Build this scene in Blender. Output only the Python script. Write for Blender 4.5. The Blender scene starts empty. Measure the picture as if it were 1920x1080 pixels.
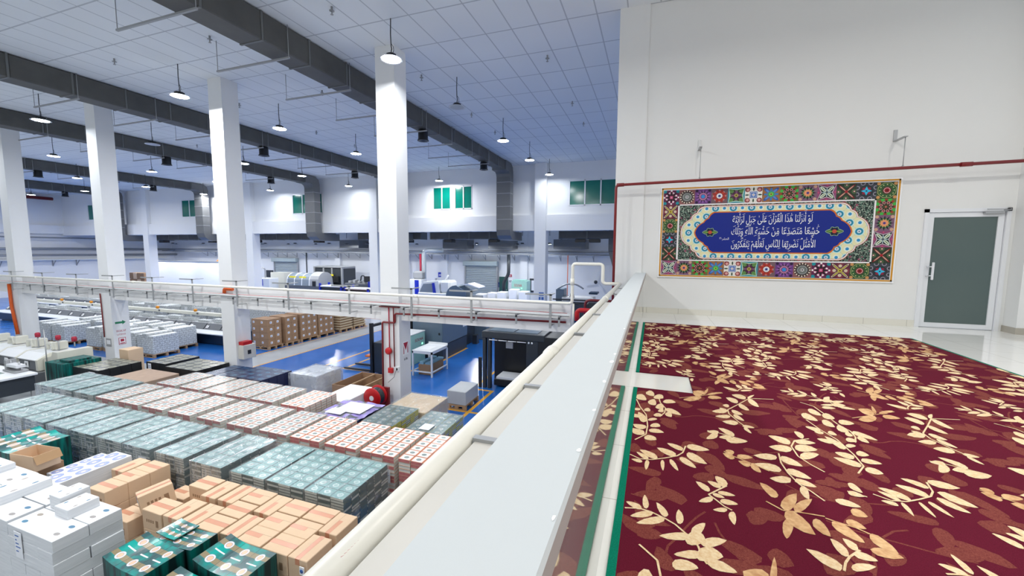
import bpy, math, random
from mathutils import Vector, Matrix

# ------------------------------------------------------------------ camera, world, exposure
SC = bpy.context.scene
COL = SC.collection
YAW, PITCH, ROLL, FPX = math.radians(19.15), math.radians(5.35), math.radians(-0.35), 760.0
CAM = Vector((0.0, 0.0, 4.25))
_cy, _sy, _cp, _sp = math.cos(YAW), math.sin(YAW), math.cos(PITCH), math.sin(PITCH)
FWD = Vector((-_sy * _cp, _cy * _cp, -_sp))
_r0 = Vector((_cy, _sy, 0))
_d0 = FWD.cross(_r0)
RGT = math.cos(ROLL) * _r0 + math.sin(ROLL) * _d0
DWN = -math.sin(ROLL) * _r0 + math.cos(ROLL) * _d0
cam_data = bpy.data.cameras.new('camera')
cam_data.sensor_width = 36.0
cam_data.lens = FPX / 1920 * 36.0
cam_data.clip_start = 0.02
cam_data.clip_end = 300
cam = bpy.data.objects.new('camera', cam_data)
COL.objects.link(cam)
m = Matrix.Identity(4)
for i in range(3):
    m[i][0], m[i][1], m[i][2], m[i][3] = RGT[i], -DWN[i], -FWD[i], CAM[i]
cam.matrix_world = m
SC.camera = cam

world = bpy.data.worlds.new('world')
SC.world = world
world.use_nodes = True
world.node_tree.nodes['Background'].inputs[0].default_value = (0.92, 0.96, 1.0, 1)
world.node_tree.nodes['Background'].inputs[1].default_value = 0.7
SC.view_settings.view_transform = 'Standard'
SC.view_settings.look = 'None'
SC.view_settings.gamma = 1
SC.view_settings.use_curve_mapping = False
SC.view_settings.exposure = 0.0
LAMP = 430.0        # emission of a hall lamp's lens
MEZZ_LAMP = 205.0   # emission of the lamps above the mezzanine


def area_light(name, loc, rot, sx, sy, power, col=(1, 1, 1)):
    d = bpy.data.lights.new(name, 'AREA')
    d.shape = 'RECTANGLE'
    d.size, d.size_y, d.energy, d.color = sx, sy, power, col
    o = bpy.data.objects.new(name, d)
    o.location, o.rotation_euler = loc, rot
    COL.objects.link(o)
    return o


def _ray(x, y):
    return FWD + RGT * ((x - 960) / FPX) + DWN * ((y - 540) / FPX)


def atY(x, y, Y):
    d = _ray(x, y)
    return CAM + d * ((Y - CAM.y) / d.y)


def atZ(x, y, Z):
    d = _ray(x, y)
    return CAM + d * ((Z - CAM.z) / d.z)


# ------------------------------------------------------------------ names, labels, groups
def link(name, data, parent=None, loc=None, rz=0.0):
    o = bpy.data.objects.new(name, data)
    COL.objects.link(o)
    if loc is not None:
        o.location = loc
    if rz:
        o.rotation_euler = (0, 0, rz)
    if parent is not None:
        o.parent = parent
    return o


def tag(o, label=None, cat=None, group=None, kind=None):
    if label: o['label'] = label
    if cat: o['category'] = cat
    if group: o['group'] = group
    if kind: o['kind'] = kind
    return o


def thing(name, label, cat, loc=(0, 0, 0), rz=0.0, group=None):
    o = link(name, None, None, loc, rz)
    o.empty_display_size = 0.1
    return tag(o, label, cat, group)


def copy_tree(o, parent=None):
    c = o.copy()
    COL.objects.link(c)
    c.parent = parent
    for ch in list(o.children):
        copy_tree(ch, c)
    return c


def dup(o, loc, label=None, rz=None, group=None):
    c = copy_tree(o)
    c.location = loc
    if rz is not None: c.rotation_euler = (0, 0, rz)
    if label: c['label'] = label
    if group: c['group'] = group
    return c


ORD = ['first', 'second', 'third', 'fourth', 'fifth', 'sixth', 'seventh', 'eighth', 'ninth', 'tenth', 'eleventh', 'twelfth',
       'thirteenth', 'fourteenth', 'fifteenth', 'sixteenth', 'seventeenth', 'eighteenth', 'nineteenth', 'twentieth']


# ------------------------------------------------------------------ mesh builder
class MB:
    def __init__(self):
        self.v, self.f, self.m, self.uv, self.s = [], [], [], [], []

    def face(self, pts, mat=0, uv=None, smooth=False):
        n = len(self.v)
        self.v += [tuple(p) for p in pts]
        self.f.append(tuple(range(n, n + len(pts))))
        self.m.append(mat)
        self.s.append(smooth)
        self.uv.append(uv if uv else [(0, 0), (1, 0), (1, 1), (0, 1)][:len(pts)] if len(pts) <= 4 else [(0, 0)] * len(pts))
        return self

    def faces(self, verts, faces, mat=0, smooth=False):
        n = len(self.v)
        self.v += [tuple(p) for p in verts]
        for f in faces:
            self.f.append(tuple(i + n for i in f))
            self.m.append(mat)
            self.s.append(smooth)
            self.uv.append([(0, 0), (1, 0), (1, 1), (0, 1)] if len(f) == 4 else [(0, 0)] * len(f))
        return self

    def box(self, x0, x1, y0, y1, z0, z1, mat=0, top=None, bottom=None, xs=None, ys=None):
        a = [(x0, y0, z0), (x1, y0, z0), (x1, y1, z0), (x0, y1, z0), (x0, y0, z1), (x1, y0, z1), (x1, y1, z1), (x0, y1, z1)]
        n = len(self.v)
        self.v += a
        for f, k in (((4, 5, 6, 7), top), ((3, 2, 1, 0), bottom), ((0, 1, 5, 4), ys), ((2, 3, 7, 6), ys), ((1, 2, 6, 5), xs), ((3, 0, 4, 7), xs)):
            self.f.append(tuple(i + n for i in f))
            self.m.append(mat if k is None else k)
            self.s.append(False)
            self.uv.append([(0, 0), (1, 0), (1, 1), (0, 1)])
        return self

    def cbox(self, c, s, mat=0, **k):
        return self.box(c[0] - s[0] / 2, c[0] + s[0] / 2, c[1] - s[1] / 2, c[1] + s[1] / 2, c[2] - s[2] / 2, c[2] + s[2] / 2, mat, **k)

    def bbox(self, x0, x1, y0, y1, z0, z1, b=0.01, mat=0):
        """box with chamfered edges"""
        xs, ys, zs = (x0, x1), (y0, y1), (z0, z1)
        V, idx = [], {}
        for i in (0, 1):
            for j in (0, 1):
                for k in (0, 1):
                    sx, sy, sz = (1 if i == 0 else -1) * b, (1 if j == 0 else -1) * b, (1 if k == 0 else -1) * b
                    X, Y, Z = xs[i], ys[j], zs[k]
                    for ax, p in enumerate(((X, Y + sy, Z + sz), (X + sx, Y, Z + sz), (X + sx, Y + sy, Z))):
                        idx[i, j, k, ax] = len(V)
                        V.append(p)
        F = []
        for ax in range(3):
            for s in (0, 1):
                cs = []
                for u, w in ((0, 0), (1, 0), (1, 1), (0, 1)):
                    q = [0, 0, 0]
                    q[ax] = s
                    q[(ax + 1) % 3], q[(ax + 2) % 3] = u, w
                    cs.append(idx[q[0], q[1], q[2], ax])
                F.append(cs if s else cs[::-1])
        for ax in range(3):
            for u in (0, 1):
                for w in (0, 1):
                    e = []
                    for t in (0, 1):
                        q = [0, 0, 0]
                        q[ax] = t
                        q[(ax + 1) % 3], q[(ax + 2) % 3] = u, w
                        e.append((idx[q[0], q[1], q[2], (ax + 1) % 3], idx[q[0], q[1], q[2], (ax + 2) % 3]))
                    f = [e[0][0], e[0][1], e[1][1], e[1][0]]
                    F.append(f if u == w else f[::-1])
        for i in (0, 1):
            for j in (0, 1):
                for k in (0, 1):
                    f = [idx[i, j, k, 0], idx[i, j, k, 1], idx[i, j, k, 2]]
                    F.append(f if (i + j + k) % 2 else f[::-1])
        return self.faces(V, F, mat)

    def prism(self, poly, axis, t0, t1, mat=0, capmat=None):
        """polygon extruded along axis ('x': poly in yz, 'y': poly in xz, 'z': poly in xy)"""
        def P(p, t):
            return {'x': (t, p[0], p[1]), 'y': (p[0], t, p[1]), 'z': (p[0], p[1], t)}[axis]
        n = len(poly)
        vs = [P(p, t0) for p in poly] + [P(p, t1) for p in poly]
        base = len(self.v)
        self.v += vs
        for i in range(n):
            j = (i + 1) % n
            self.f.append((base + i, base + j, base + n + j, base + n + i))
            self.m.append(mat); self.s.append(False); self.uv.append([(0, 0), (1, 0), (1, 1), (0, 1)])
        for f in (tuple(range(n))[::-1], tuple(range(n, 2 * n))):
            self.f.append(tuple(base + i for i in f))
            self.m.append(mat if capmat is None else capmat); self.s.append(False); self.uv.append([(0, 0)] * n)
        return self

    def tube(self, pts, r, seg=10, mat=0, caps=True, smooth=True):
        pts = [Vector(p) for p in pts]
        n0 = len(self.v)
        up = None
        for i, p in enumerate(pts):
            d = (pts[min(i + 1, len(pts) - 1)] - pts[max(i - 1, 0)]).normalized()
            if up is None:
                up = Vector((0, 0, 1)) if abs(d.z) < 0.9 else Vector((1, 0, 0))
            a = d.cross(up).normalized()
            b = a.cross(d).normalized()
            up = b
            rr = r[i] if isinstance(r, (list, tuple)) else r
            k = 1.0
            if 0 < i < len(pts) - 1:
                c = (pts[i] - pts[i - 1]).normalized().dot((pts[i + 1] - pts[i]).normalized())
                k = 1.0 / max(0.6, math.sqrt((1 + c) / 2))
            for j in range(seg):
                t = 2 * math.pi * j / seg
                self.v.append(tuple(p + (a * math.cos(t) + b * math.sin(t)) * rr * (k if 0 else 1)))
        for i in range(len(pts) - 1):
            for j in range(seg):
                q = (j + 1) % seg
                self.f.append((n0 + i * seg + j, n0 + i * seg + q, n0 + (i + 1) * seg + q, n0 + (i + 1) * seg + j))
                self.m.append(mat); self.s.append(smooth); self.uv.append([(0, 0), (1, 0), (1, 1), (0, 1)])
        if caps:
            for f in (tuple(n0 + j for j in range(seg))[::-1], tuple(n0 + (len(pts) - 1) * seg + j for j in range(seg))):
                self.f.append(f); self.m.append(mat); self.s.append(False); self.uv.append([(0, 0)] * seg)
        return self

    def lathe(self, prof, c=(0, 0, 0), axis='z', seg=20, mat=0, mats=None, smooth=True):
        """profile of (radius, height) round an axis"""
        n0 = len(self.v)
        for r, h in prof:
            for j in range(seg):
                t = 2 * math.pi * j / seg
                a, b = max(r, 1e-4) * math.cos(t), max(r, 1e-4) * math.sin(t)
                p = {'z': (a, b, h), 'y': (a, h, -b), 'x': (h, a, b)}[axis]
                self.v.append((p[0] + c[0], p[1] + c[1], p[2] + c[2]))
        for i in range(len(prof) - 1):
            for j in range(seg):
                q = (j + 1) % seg
                self.f.append((n0 + i * seg + j, n0 + i * seg + q, n0 + (i + 1) * seg + q, n0 + (i + 1) * seg + j))
                self.m.append(mats[i] if mats else mat); self.s.append(smooth); self.uv.append([(0, 0), (1, 0), (1, 1), (0, 1)])
        return self

    def disc(self, c, r, axis='z', seg=20, mat=0, ry=None, flip=False):
        ry = r if ry is None else ry
        pts = []
        for j in range(seg):
            t = 2 * math.pi * j / seg
            a, b = r * math.cos(t), ry * math.sin(t)
            p = {'z': (a, b, 0), 'y': (a, 0, b), 'x': (0, a, b)}[axis]
            pts.append((p[0] + c[0], p[1] + c[1], p[2] + c[2]))
        return self.face(pts[::-1] if flip else pts, mat, [(0.5 + .5 * math.cos(2 * math.pi * j / seg), 0.5 + .5 * math.sin(2 * math.pi * j / seg)) for j in range(seg)])

    def mesh(self, name, mats):
        me = bpy.data.meshes.new(name)
        me.from_pydata(self.v, [], self.f)
        for mt in (mats if isinstance(mats, (list, tuple)) else [mats]):
            me.materials.append(mt)
        me.polygons.foreach_set('material_index', self.m)
        me.polygons.foreach_set('use_smooth', self.s)
        ul = me.uv_layers.new(name='UVMap')
        flat = [c for u in self.uv for p in u for c in p]
        ul.data.foreach_set('uv', flat)
        me.update()
        return me

    def build(self, name, mats, parent=None, loc=None, rz=0.0):
        return link(name, self.mesh(name, mats), parent, loc, rz)


def struct(name, mb, mats, parent=None, label=None):
    o = mb.build(name, mats, parent)
    return tag(o, label, None, None, 'structure')


def bend(pts, r, n=5):
    """polyline with rounded corners"""
    pts = [Vector(p) for p in pts]
    out = [pts[0]]
    for i in range(1, len(pts) - 1):
        a, b, c = pts[i - 1], pts[i], pts[i + 1]
        d1, d2 = (a - b), (c - b)
        rr = min(r, d1.length * .48, d2.length * .48)
        p, q = b + d1.normalized() * rr, b + d2.normalized() * rr
        for k in range(n + 1):
            t = k / n
            out.append(p * (1 - t) ** 2 + b * 2 * t * (1 - t) + q * t * t)
    out.append(pts[-1])
    return out


_tw = {}


def text_mesh(s, size, align='CENTER'):
    c = bpy.data.curves.new('lettering', 'FONT')
    c.body, c.size, c.align_x, c.align_y = s, size, align, 'CENTER'
    c.resolution_u = 3
    o = bpy.data.objects.new('lettering', c)
    COL.objects.link(o)
    bpy.context.view_layer.update()
    dg = bpy.context.evaluated_depsgraph_get()
    me = bpy.data.meshes.new_from_object(o.evaluated_get(dg))
    bpy.data.objects.remove(o)
    bpy.data.curves.remove(c)
    return me


def text_on(mb, s, size, org, ux, uy, mat=0, align='CENTER', width=None):
    """adds lettering to a mesh builder in the plane org + ux*x + uy*y"""
    me = text_mesh(s, size, align)
    org, ux, uy = Vector(org), Vector(ux), Vector(uy)
    k = 1.0
    if width:
        xs = [v.co.x for v in me.vertices]
        k = width / (max(xs) - min(xs))
    vs = [org + ux * v.co.x * k + uy * v.co.y for v in me.vertices]
    mb.faces(vs, [tuple(p.vertices) for p in me.polygons], mat)
    bpy.data.meshes.remove(me)


# ------------------------------------------------------------------ materials
class V:
    """a node socket (or number) with arithmetic"""
    def __init__(s, nt, k): s.nt, s.k = nt, k

    def _m(s, op, b=None, c=None):
        n = s.nt.nodes.new('ShaderNodeMath')
        n.operation = op
        for i, x in enumerate((s, b, c)):
            if x is None: continue
            x = x.k if isinstance(x, V) else x
            if isinstance(x, (int, float)): n.inputs[i].default_value = x
            else: s.nt.links.new(x, n.inputs[i])
        return V(s.nt, n.outputs[0])

    def __add__(s, b): return s._m('ADD', b)
    def __sub__(s, b): return s._m('SUBTRACT', b)
    def __mul__(s, b): return s._m('MULTIPLY', b)
    def __truediv__(s, b): return s._m('DIVIDE', b)
    def lt(s, b): return s._m('LESS_THAN', b)
    def gt(s, b): return s._m('GREATER_THAN', b)
    def frac(s): return s._m('FRACT')
    def floor(s): return s._m('FLOOR')
    def abs(s): return s._m('ABSOLUTE')
    def sqrt(s): return s._m('SQRT')
    def max(s, b): return s._m('MAXIMUM', b)
    def min(s, b): return s._m('MINIMUM', b)
    def sin(s): return s._m('SINE')
    def clamp(s): return s._m('MAXIMUM', 0.0)._m('MINIMUM', 1.0)


class Mat:
    def __init__(s, name, color=(.8, .8, .8), rough=.5, metal=0.0, spec=.5):
        s.m = bpy.data.materials.new(name)
        s.m.use_nodes = True
        s.nt = s.m.node_tree
        s.b = s.nt.nodes['Principled BSDF']
        s.b.inputs['Base Color'].default_value = (*color, 1)
        s.b.inputs['Roughness'].default_value = rough
        s.b.inputs['Metallic'].default_value = metal
        s.b.inputs['Specular IOR Level'].default_value = spec

    def v(s, sock): return V(s.nt, sock)

    def coords(s, kind='Object'):
        if kind == 'World':
            o = s.nt.nodes.new('ShaderNodeNewGeometry').outputs['Position']
        else:
            o = s.nt.nodes.new('ShaderNodeTexCoord').outputs[kind]
        x = s.nt.nodes.new('ShaderNodeSeparateXYZ')
        s.nt.links.new(o, x.inputs[0])
        s.vec = o
        return [V(s.nt, x.outputs[i]) for i in range(3)]

    def noise(s, scale, detail=2, vec=None, rough=.5, stretch=None):
        n = s.nt.nodes.new('ShaderNodeTexNoise')
        n.inputs['Scale'].default_value = scale
        n.inputs['Detail'].default_value = detail
        n.inputs['Roughness'].default_value = rough
        vec = vec if vec is not None else s.vec
        if stretch:
            mp = s.nt.nodes.new('ShaderNodeMapping')
            mp.inputs['Scale'].default_value = stretch
            s.nt.links.new(vec, mp.inputs[0])
            vec = mp.outputs[0]
        s.nt.links.new(vec, n.inputs['Vector'])
        return V(s.nt, n.outputs[0])

    def voro(s, scale, feature='F1', out='Distance', vec=None, rand=1.0):
        n = s.nt.nodes.new('ShaderNodeTexVoronoi')
        n.feature = feature
        n.inputs['Scale'].default_value = scale
        n.inputs['Randomness'].default_value = rand
        s.nt.links.new(vec if vec is not None else s.vec, n.inputs['Vector'])
        return V(s.nt, n.outputs[out])

    def mix(s, fac, a, b):
        n = s.nt.nodes.new('ShaderNodeMix')
        n.data_type = 'RGBA'
        for i, x in ((0, fac), (6, a), (7, b)):
            if isinstance(x, V): s.nt.links.new(x.k, n.inputs[i])
            elif isinstance(x, (int, float)): n.inputs[i].default_value = x
            elif isinstance(x, tuple): n.inputs[i].default_value = (*x, 1)
            else: s.nt.links.new(x, n.inputs[i])
        return n.outputs[2]

    def color(s, sock):
        s.nt.links.new(sock, s.b.inputs['Base Color'])
        return s

    def inp(s, name, v):
        if isinstance(v, V): s.nt.links.new(v.k, s.b.inputs[name])
        else: s.b.inputs[name].default_value = v
        return s

    def bump(s, h, strength=.3, dist=.01):
        n = s.nt.nodes.new('ShaderNodeBump')
        n.inputs['Strength'].default_value = strength
        n.inputs['Distance'].default_value = dist
        s.nt.links.new(h.k, n.inputs['Height'])
        s.nt.links.new(n.outputs[0], s.b.inputs['Normal'])
        return s


def plain(name, color, rough=.5, metal=0.0, spec=.5, vary=.06, scale=6.0):
    """a paint, plastic or metal with a little unevenness"""
    M = Mat(name, color, rough, metal, spec)
    M.coords('Object')
    n = M.noise(scale, 3)
    d = tuple(c * (1 - vary) for c in color)
    l = tuple(min(1, c * (1 + vary)) for c in color)
    M.color(M.mix(n, d, l))
    return M.m


def wall_paint(name, color, dirt=.05):
    M = Mat(name, color, .75, 0, .3)
    M.coords('World')
    n = M.noise(.7, 4)
    n2 = M.noise(9, 3)
    M.color(M.mix((n * .7 + n2 * .3), tuple(c * (1 - dirt) for c in color), color))
    M.bump(n2, .05, .004)
    return M.m


M_WALL = wall_paint('white_wall_paint', (.80, .81, .80))
M_HALLWALL = wall_paint('hall_wall_paint', (.83, .84, .855))
M_COLUMN = wall_paint('column_paint', (.83, .84, .85), .07)
M_BEAM = wall_paint('beam_paint', (.84, .84, .84), .06)
M_COPING = wall_paint('coping_paint', (.60, .64, .655), .07)
M_COPSIDE = wall_paint('coping_side_brown', (.46, .43, .42), .1)

# ceiling tiles: 0.6 x 1.2 m lay-in grid
_c = Mat('ceiling_tile', (.7, .74, .8), .8, 0, .2)
X, Y, Z = _c.coords('World')
gx = ((X + 1.25) / .6).frac()
gy = ((Y - 7.45) / 1.16).frac()
ln = (gx.lt(.045)).max(gy.lt(.028))
cell = _c.noise(.83, 0)
_c.color(_c.mix(ln, _c.mix(cell, (.74, .77, .80), (.79, .82, .84)), (.50, .525, .56)))
M_CEIL = _c.m

# polished white floor tiles of the mezzanine
_c = Mat('polished_floor_tile', (.8, .8, .77), .06, 0, .6)
X, Y, Z = _c.coords('World')
gx = ((X + .175) / .6).frac()
gy = ((Y - 8.0) / .6).frac()
ln = gx.lt(.006).max(gy.lt(.006))
n = _c.noise(3, 4)
_c.color(_c.mix(ln, _c.mix(n, (.84, .84, .81), (.91, .91, .885)), (.38, .36, .33)))
M_TILE = _c.m

# glazed wall tiles on the parapet's inner face
_c = Mat('glazed_wall_tile', (.85, .86, .85), .035, 0, 1.0)
X, Y, Z = _c.coords('World')
gy = ((Y - 8.0) / .6).frac()
gz = ((Z - 3.0) / .3).frac()
ln = gy.lt(.006).max(gz.lt(.012))
_c.color(_c.mix(ln, (.62, .63, .61), (.38, .36, .34)))
_c.inp('Metallic', .55)
M_GLAZE = _c.m

# beige skirting tiles
_c = Mat('skirting_tile', (.74, .72, .66), .2, 0, .5)
X, Y, Z = _c.coords('World')
ln = (((X + .1) / .6).frac()).lt(.01)
_c.color(_c.mix(ln, (.74, .72, .64), (.42, .4, .35)))
M_SKIRT = _c.m
M_SKIRTD = plain('dark_skirting_tile', (.42, .39, .33), .3)

# hall floor: blue epoxy with a grey aisle and yellow lines
_c = Mat('blue_epoxy_floor', (.02, .16, .55), .12, 0, .6)
X, Y, Z = _c.coords('World')


def rect(x0, x1, y0, y1):
    return X.gt(x0)._m('MULTIPLY', X.lt(x1))._m('MULTIPLY', Y.gt(y0))._m('MULTIPLY', Y.lt(y1))


grey = rect(-14.85, -13.45, 9.5, 20.4).max(rect(-40, -13.45, 18.4, 20.4)).max(rect(-60, -14.7, -20, 9.4))
w = .06
grey = grey.max(rect(-60, 8, -20, 3.2))  # unseen floor turned grey to cut the blue bounce on the ceiling
yl = None
for r in ((-14.92, -14.84, 9.5, 18.4), (-13.5, -13.42, 9.5, 20.4), (-40, -14.84, 18.35, 18.44), (-40, -13.42, 20.36, 20.46),
          (-11.26, -11.16, 11.38, 17.5), (-11.26, -9.2, 11.36, 11.46), (-10.36, -10.26, 11.4, 14.2), (-9.28, -9.18, 11.4, 14.2), (-11.2, -10.3, 14.4, 14.5),
          (-7.55, -7.45, 12.0, 15.7), (-8.4, -7.45, 15.62, 15.72), (-9.2, -7.45, 11.95, 12.05),
          (-5.15, -5.05, 7.5, 13.6), (-5.1, -4.4, 11.0, 11.1), (-4.5, -4.4, 8.4, 11.1), (-5.1, -3.4, 9.32, 9.42)):
    q = rect(*r)
    yl = q if yl is None else yl.max(q)
n = _c.noise(1.3, 4)
base = _c.mix(n, (.012, .12, .44), (.02, .165, .56))
base = _c.mix(grey, base, _c.mix(n, (.40, .43, .46), (.52, .55, .57)))
_c.color(_c.mix(yl, base, (.8, .42, .05)))
_c.inp('Roughness', n * .16 + .14)
M_EPOXY = _c.m

# green-blue carpet edge, pile and leaves
def carpet_mat(name, a, b, scale=260, rough=.95):
    M = Mat(name, a, rough, 0, .1)
    M.coords('World')
    n = M.noise(scale, 2, rough=.7)
    n2 = M.noise(5, 2)
    M.color(M.mix(((n - .5) * 2.2 + .5).clamp() * .8 + n2 * .2, a, b))
    M.bump(n, .5, .004)
    return M.m


M_PILE = carpet_mat('maroon_carpet_pile', (.085, .006, .017), (.165, .012, .034))
M_PILEEDGE = carpet_mat('green_carpet_binding', (0, .14, .085), (.004, .26, .16), 180)
M_LEAFC = carpet_mat('cream_leaf_pile', (.76, .50, .25), (.95, .80, .55), 60)
M_LEAFT = carpet_mat('tan_leaf_pile', (.52, .24, .11), (.86, .60, .32), 26)
M_LEAFB = carpet_mat('brown_leaf_pile', (.125, .018, .02), (.30, .085, .065), 190)

M_REDPIPE = plain('red_pipe_paint', (.20, .012, .014), .35)
M_RED = plain('bright_red_paint', (.50, .008, .012), .35)
M_CREAMPIPE = plain('cream_pipe_paint', (.86, .84, .76), .35, vary=.03)
M_ORANGE = plain('orange_pipe_paint', (.75, .12, .015), .4)
M_BEIGE = plain('beige_trunking_paint', (.64, .62, .57), .45, vary=.04)
M_STEEL = plain('galvanised_steel', (.42, .43, .44), .4, .6)
M_GREY = plain('grey_paint', (.33, .34, .35), .5)
M_TRAY = plain('white_tray_paint', (.80, .82, .82), .4, vary=.03)
M_ALU = plain('white_aluminium', (.78, .8, .83), .35, .1, vary=.02)
M_BLACK = plain('black_paint', (.015, .016, .018), .4)
M_CHAR = plain('charcoal_paint', (.035, .042, .05), .35)
M_SLATE = plain('slate_blue_paint', (.12, .17, .22), .35)
M_NAVY = plain('navy_machine_paint', (.012, .035, .075), .35)
M_MGREY = plain('machine_grey_panel', (.10, .11, .125), .4)
M_CREAM = plain('cream_machine_paint', (.72, .71, .62), .4, vary=.03)
M_MWHITE = plain('white_machine_paint', (.78, .80, .81), .35, vary=.03)
M_TEAL = plain('pale_teal_machine_paint', (.32, .58, .52), .4)
M_BLUE = plain('blue_enamel', (.01, .03, .45), .35)
M_YELLOW = plain('yellow_sticker', (.85, .72, .03), .5)
M_ORANGEB = plain('orange_beacon_glass', (.75, .28, .01), .25)
M_WOOD = plain('pallet_wood', (.42, .27, .15), .8, vary=.25, scale=20)
M_PAPER = plain('white_paper', (.88, .89, .90), .7, vary=.03)
M_PAPERL = plain('label_paper', (.80, .82, .86), .6, vary=.03)
M_INK = plain('dark_ink', (.04, .045, .06), .6)
M_INKB = plain('blue_ink', (.05, .14, .42), .6)
M_INKR = plain('red_ink', (.42, .02, .05), .6)
M_GREENINK = plain('green_ink', (.02, .22, .10), .6)
M_TAPE = plain('pink_packing_tape', (.64, .29, .17), .3, vary=.12)
M_ROLLER = plain('shutter_slats', (.42, .47, .49), .4, .3)
M_DARKGREEN = plain('dark_green_door', (.02, .09, .075), .4)
M_ORTRI = plain('orange_plastic', (.72, .20, .05), .4)

# fabric-wrapped ducts
_c = Mat('dark_duct_insulation', (.09, .095, .095), .6, 0, .4)
_c.coords('World')
n = _c.noise(2.2, 5)
_c.color(_c.mix(n, (.06, .061, .058), (.125, .125, .118)))
_c.bump(n, .15, .02)
M_DUCT = _c.m
M_DUCTG = plain('duct_tape_band', (.14, .145, .145), .5)
M_DUCTL = plain('grey_duct_cladding', (.16, .165, .17), .45, .2)

# brown corrugated board
_c = Mat('corrugated_cardboard', (.56, .36, .20), .8, 0, .2)
_c.coords('Object')
n = _c.noise(3, 3)
n2 = _c.noise(40, 2, stretch=(1, 1, 6))
_c.color(_c.mix(n * .7 + n2 * .3, (.68, .48, .31), (.80, .60, .42)))
M_CARD = _c.m
M_CARDIN = plain('cardboard_inside', (.50, .31, .16), .85)
M_CARDD = plain('brown_carton_board', (.33, .20, .115), .8, vary=.12)

# page edges: fine horizontal lines
_c = Mat('page_edges', (.82, .80, .74), .8, 0, .1)
X, Y, Z = _c.coords('Object')
n = _c.noise(30, 2, stretch=(.2, .2, 16))
_c.color(_c.mix(n, (.62, .60, .55), (.88, .86, .80)))
M_PAGES = _c.m
_c = Mat('white_sheet_edges', (.86, .88, .9), .8, 0, .1)
X, Y, Z = _c.coords('Object')
n = _c.noise(14, 4, stretch=(.25, .25, 14)) * .6 + _c.noise(3, 3, stretch=(.5, .5, 12)) * .4
_c.color(_c.mix(n, (.42, .46, .50), (.95, .96, .97)))
M_SHEETS = _c.m


def cover_mat(name, base, base2, ring, inner, rule=None, rx=.23, ry=.27, band=None, rough=.25):
    """printed book cover: medallion on a coloured ground, drawn in the face's own uv"""
    M = Mat(name, base, rough, 0, .5)
    U, W, _ = M.coords('UV')
    M.coords('Object')
    n = M.noise(7, 4)
    du, dw = (U - .5) / rx, (W - .5) / ry
    d = (du * du + dw * dw).sqrt()
    col = M.mix(n, base, base2)
    if band:
        col = M.mix(((W - .5).abs()).lt(.16), col, band)
    if rule:
        col = M.mix((((U - .5).abs()).gt(.43)).max(((W - .5).abs()).gt(.455)), col, rule)
    col = M.mix(d.lt(1.0), col, ring)
    col = M.mix(d.lt(.62), col, inner)
    M.color(col)
    return M.m


M_COVG = cover_mat('green_book_cover', (.13, .30, .285), (.20, .41, .385), (.56, .69, .67), (.30, .48, .455), rx=.22, ry=.26)
M_COVGD = cover_mat('dark_green_book_cover', (.07, .14, .145), (.13, .21, .215), (.40, .47, .46), (.32, .30, .22), rx=.2, ry=.26)
M_COVP = cover_mat('cream_book_cover', (.86, .78, .72), (.92, .86, .81), (.93, .91, .88), (.30, .36, .34), (.80, .30, .16), .33, .36)
M_COVN = cover_mat('navy_book_cover', (.012, .024, .08), (.03, .06, .14), (.035, .08, .16), (.03, .10, .17), (.01, .016, .06), .36, .3)
M_COVO = cover_mat('olive_book_cover', (.16, .165, .12), (.25, .25, .19), (.28, .28, .21), (.2, .2, .15), (.015, .018, .02), .38, .36)
M_EDGEG = plain('green_cover_edge', (.05, .11, .11), .35, vary=.3)
M_EDGED = plain('slate_cover_edge', (.07, .085, .095), .35, vary=.2)
M_EDGEN = plain('navy_cover_edge', (.01, .014, .06), .35)
M_EDGEO = plain('black_cover_edge', (.016, .018, .02), .4)
M_EDGEP = plain('red_cover_edge', (.58, .19, .19), .45, vary=.35, scale=18)
M_EDGEC = plain('cream_cover_edge', (.66, .42, .30), .5, vary=.2, scale=18)

# printed teal cover sheets: six medallions, brown bands, white title bars
_c = Mat('teal_cover_sheet', (.02, .3, .27), .22, 0, .5)
U, W, _ = _c.coords('UV')
_c.coords('Object')
n = _c.noise(5, 3)
u3, w2 = (U * 3).frac(), (W * 2).frac()
col = _c.mix(((n - .42) * 5).clamp(), (.045, .11, .115), (.0, .37, .32))
nn = _c.noise(60, 2)
col = _c.mix(((w2 - .5).abs()).lt(.15), col, _c.mix(nn, (.24, .19, .10), (.33, .27, .16)))
d = ((((u3 - .5) / .2) * ((u3 - .5) / .2)) + (((w2 - .5) / .235) * ((w2 - .5) / .235))).sqrt()
col = _c.mix(d.lt(1.0), col, (.78, .76, .84))
col = _c.mix(d.lt(.66), col, (.32, .28, .38))
col = _c.mix(d.lt(.58), col, (.82, .53, .36))
bar = ((u3 - .5).abs()).lt(.3)._m('MULTIPLY', ((W - .5).abs()).lt(.018))
col = _c.mix(bar, col, (.9, .92, .93))
ln = ((u3 - .5).abs()).gt(.49)
col = _c.mix(ln, col, (.008, .03, .03))
_c.color(col)
M_COVSHEET = _c.m
_c = Mat('teal_sheet_edges', (.01, .16, .15), .45, 0, .3)
_c.coords('Object')
n = _c.noise(3.5, 3, stretch=(4, 4, .3))
_c.color(_c.mix(((n - .4) * 4).clamp(), (.006, .022, .024), (.0, .20, .17)))
M_COVEDGE = _c.m
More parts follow.
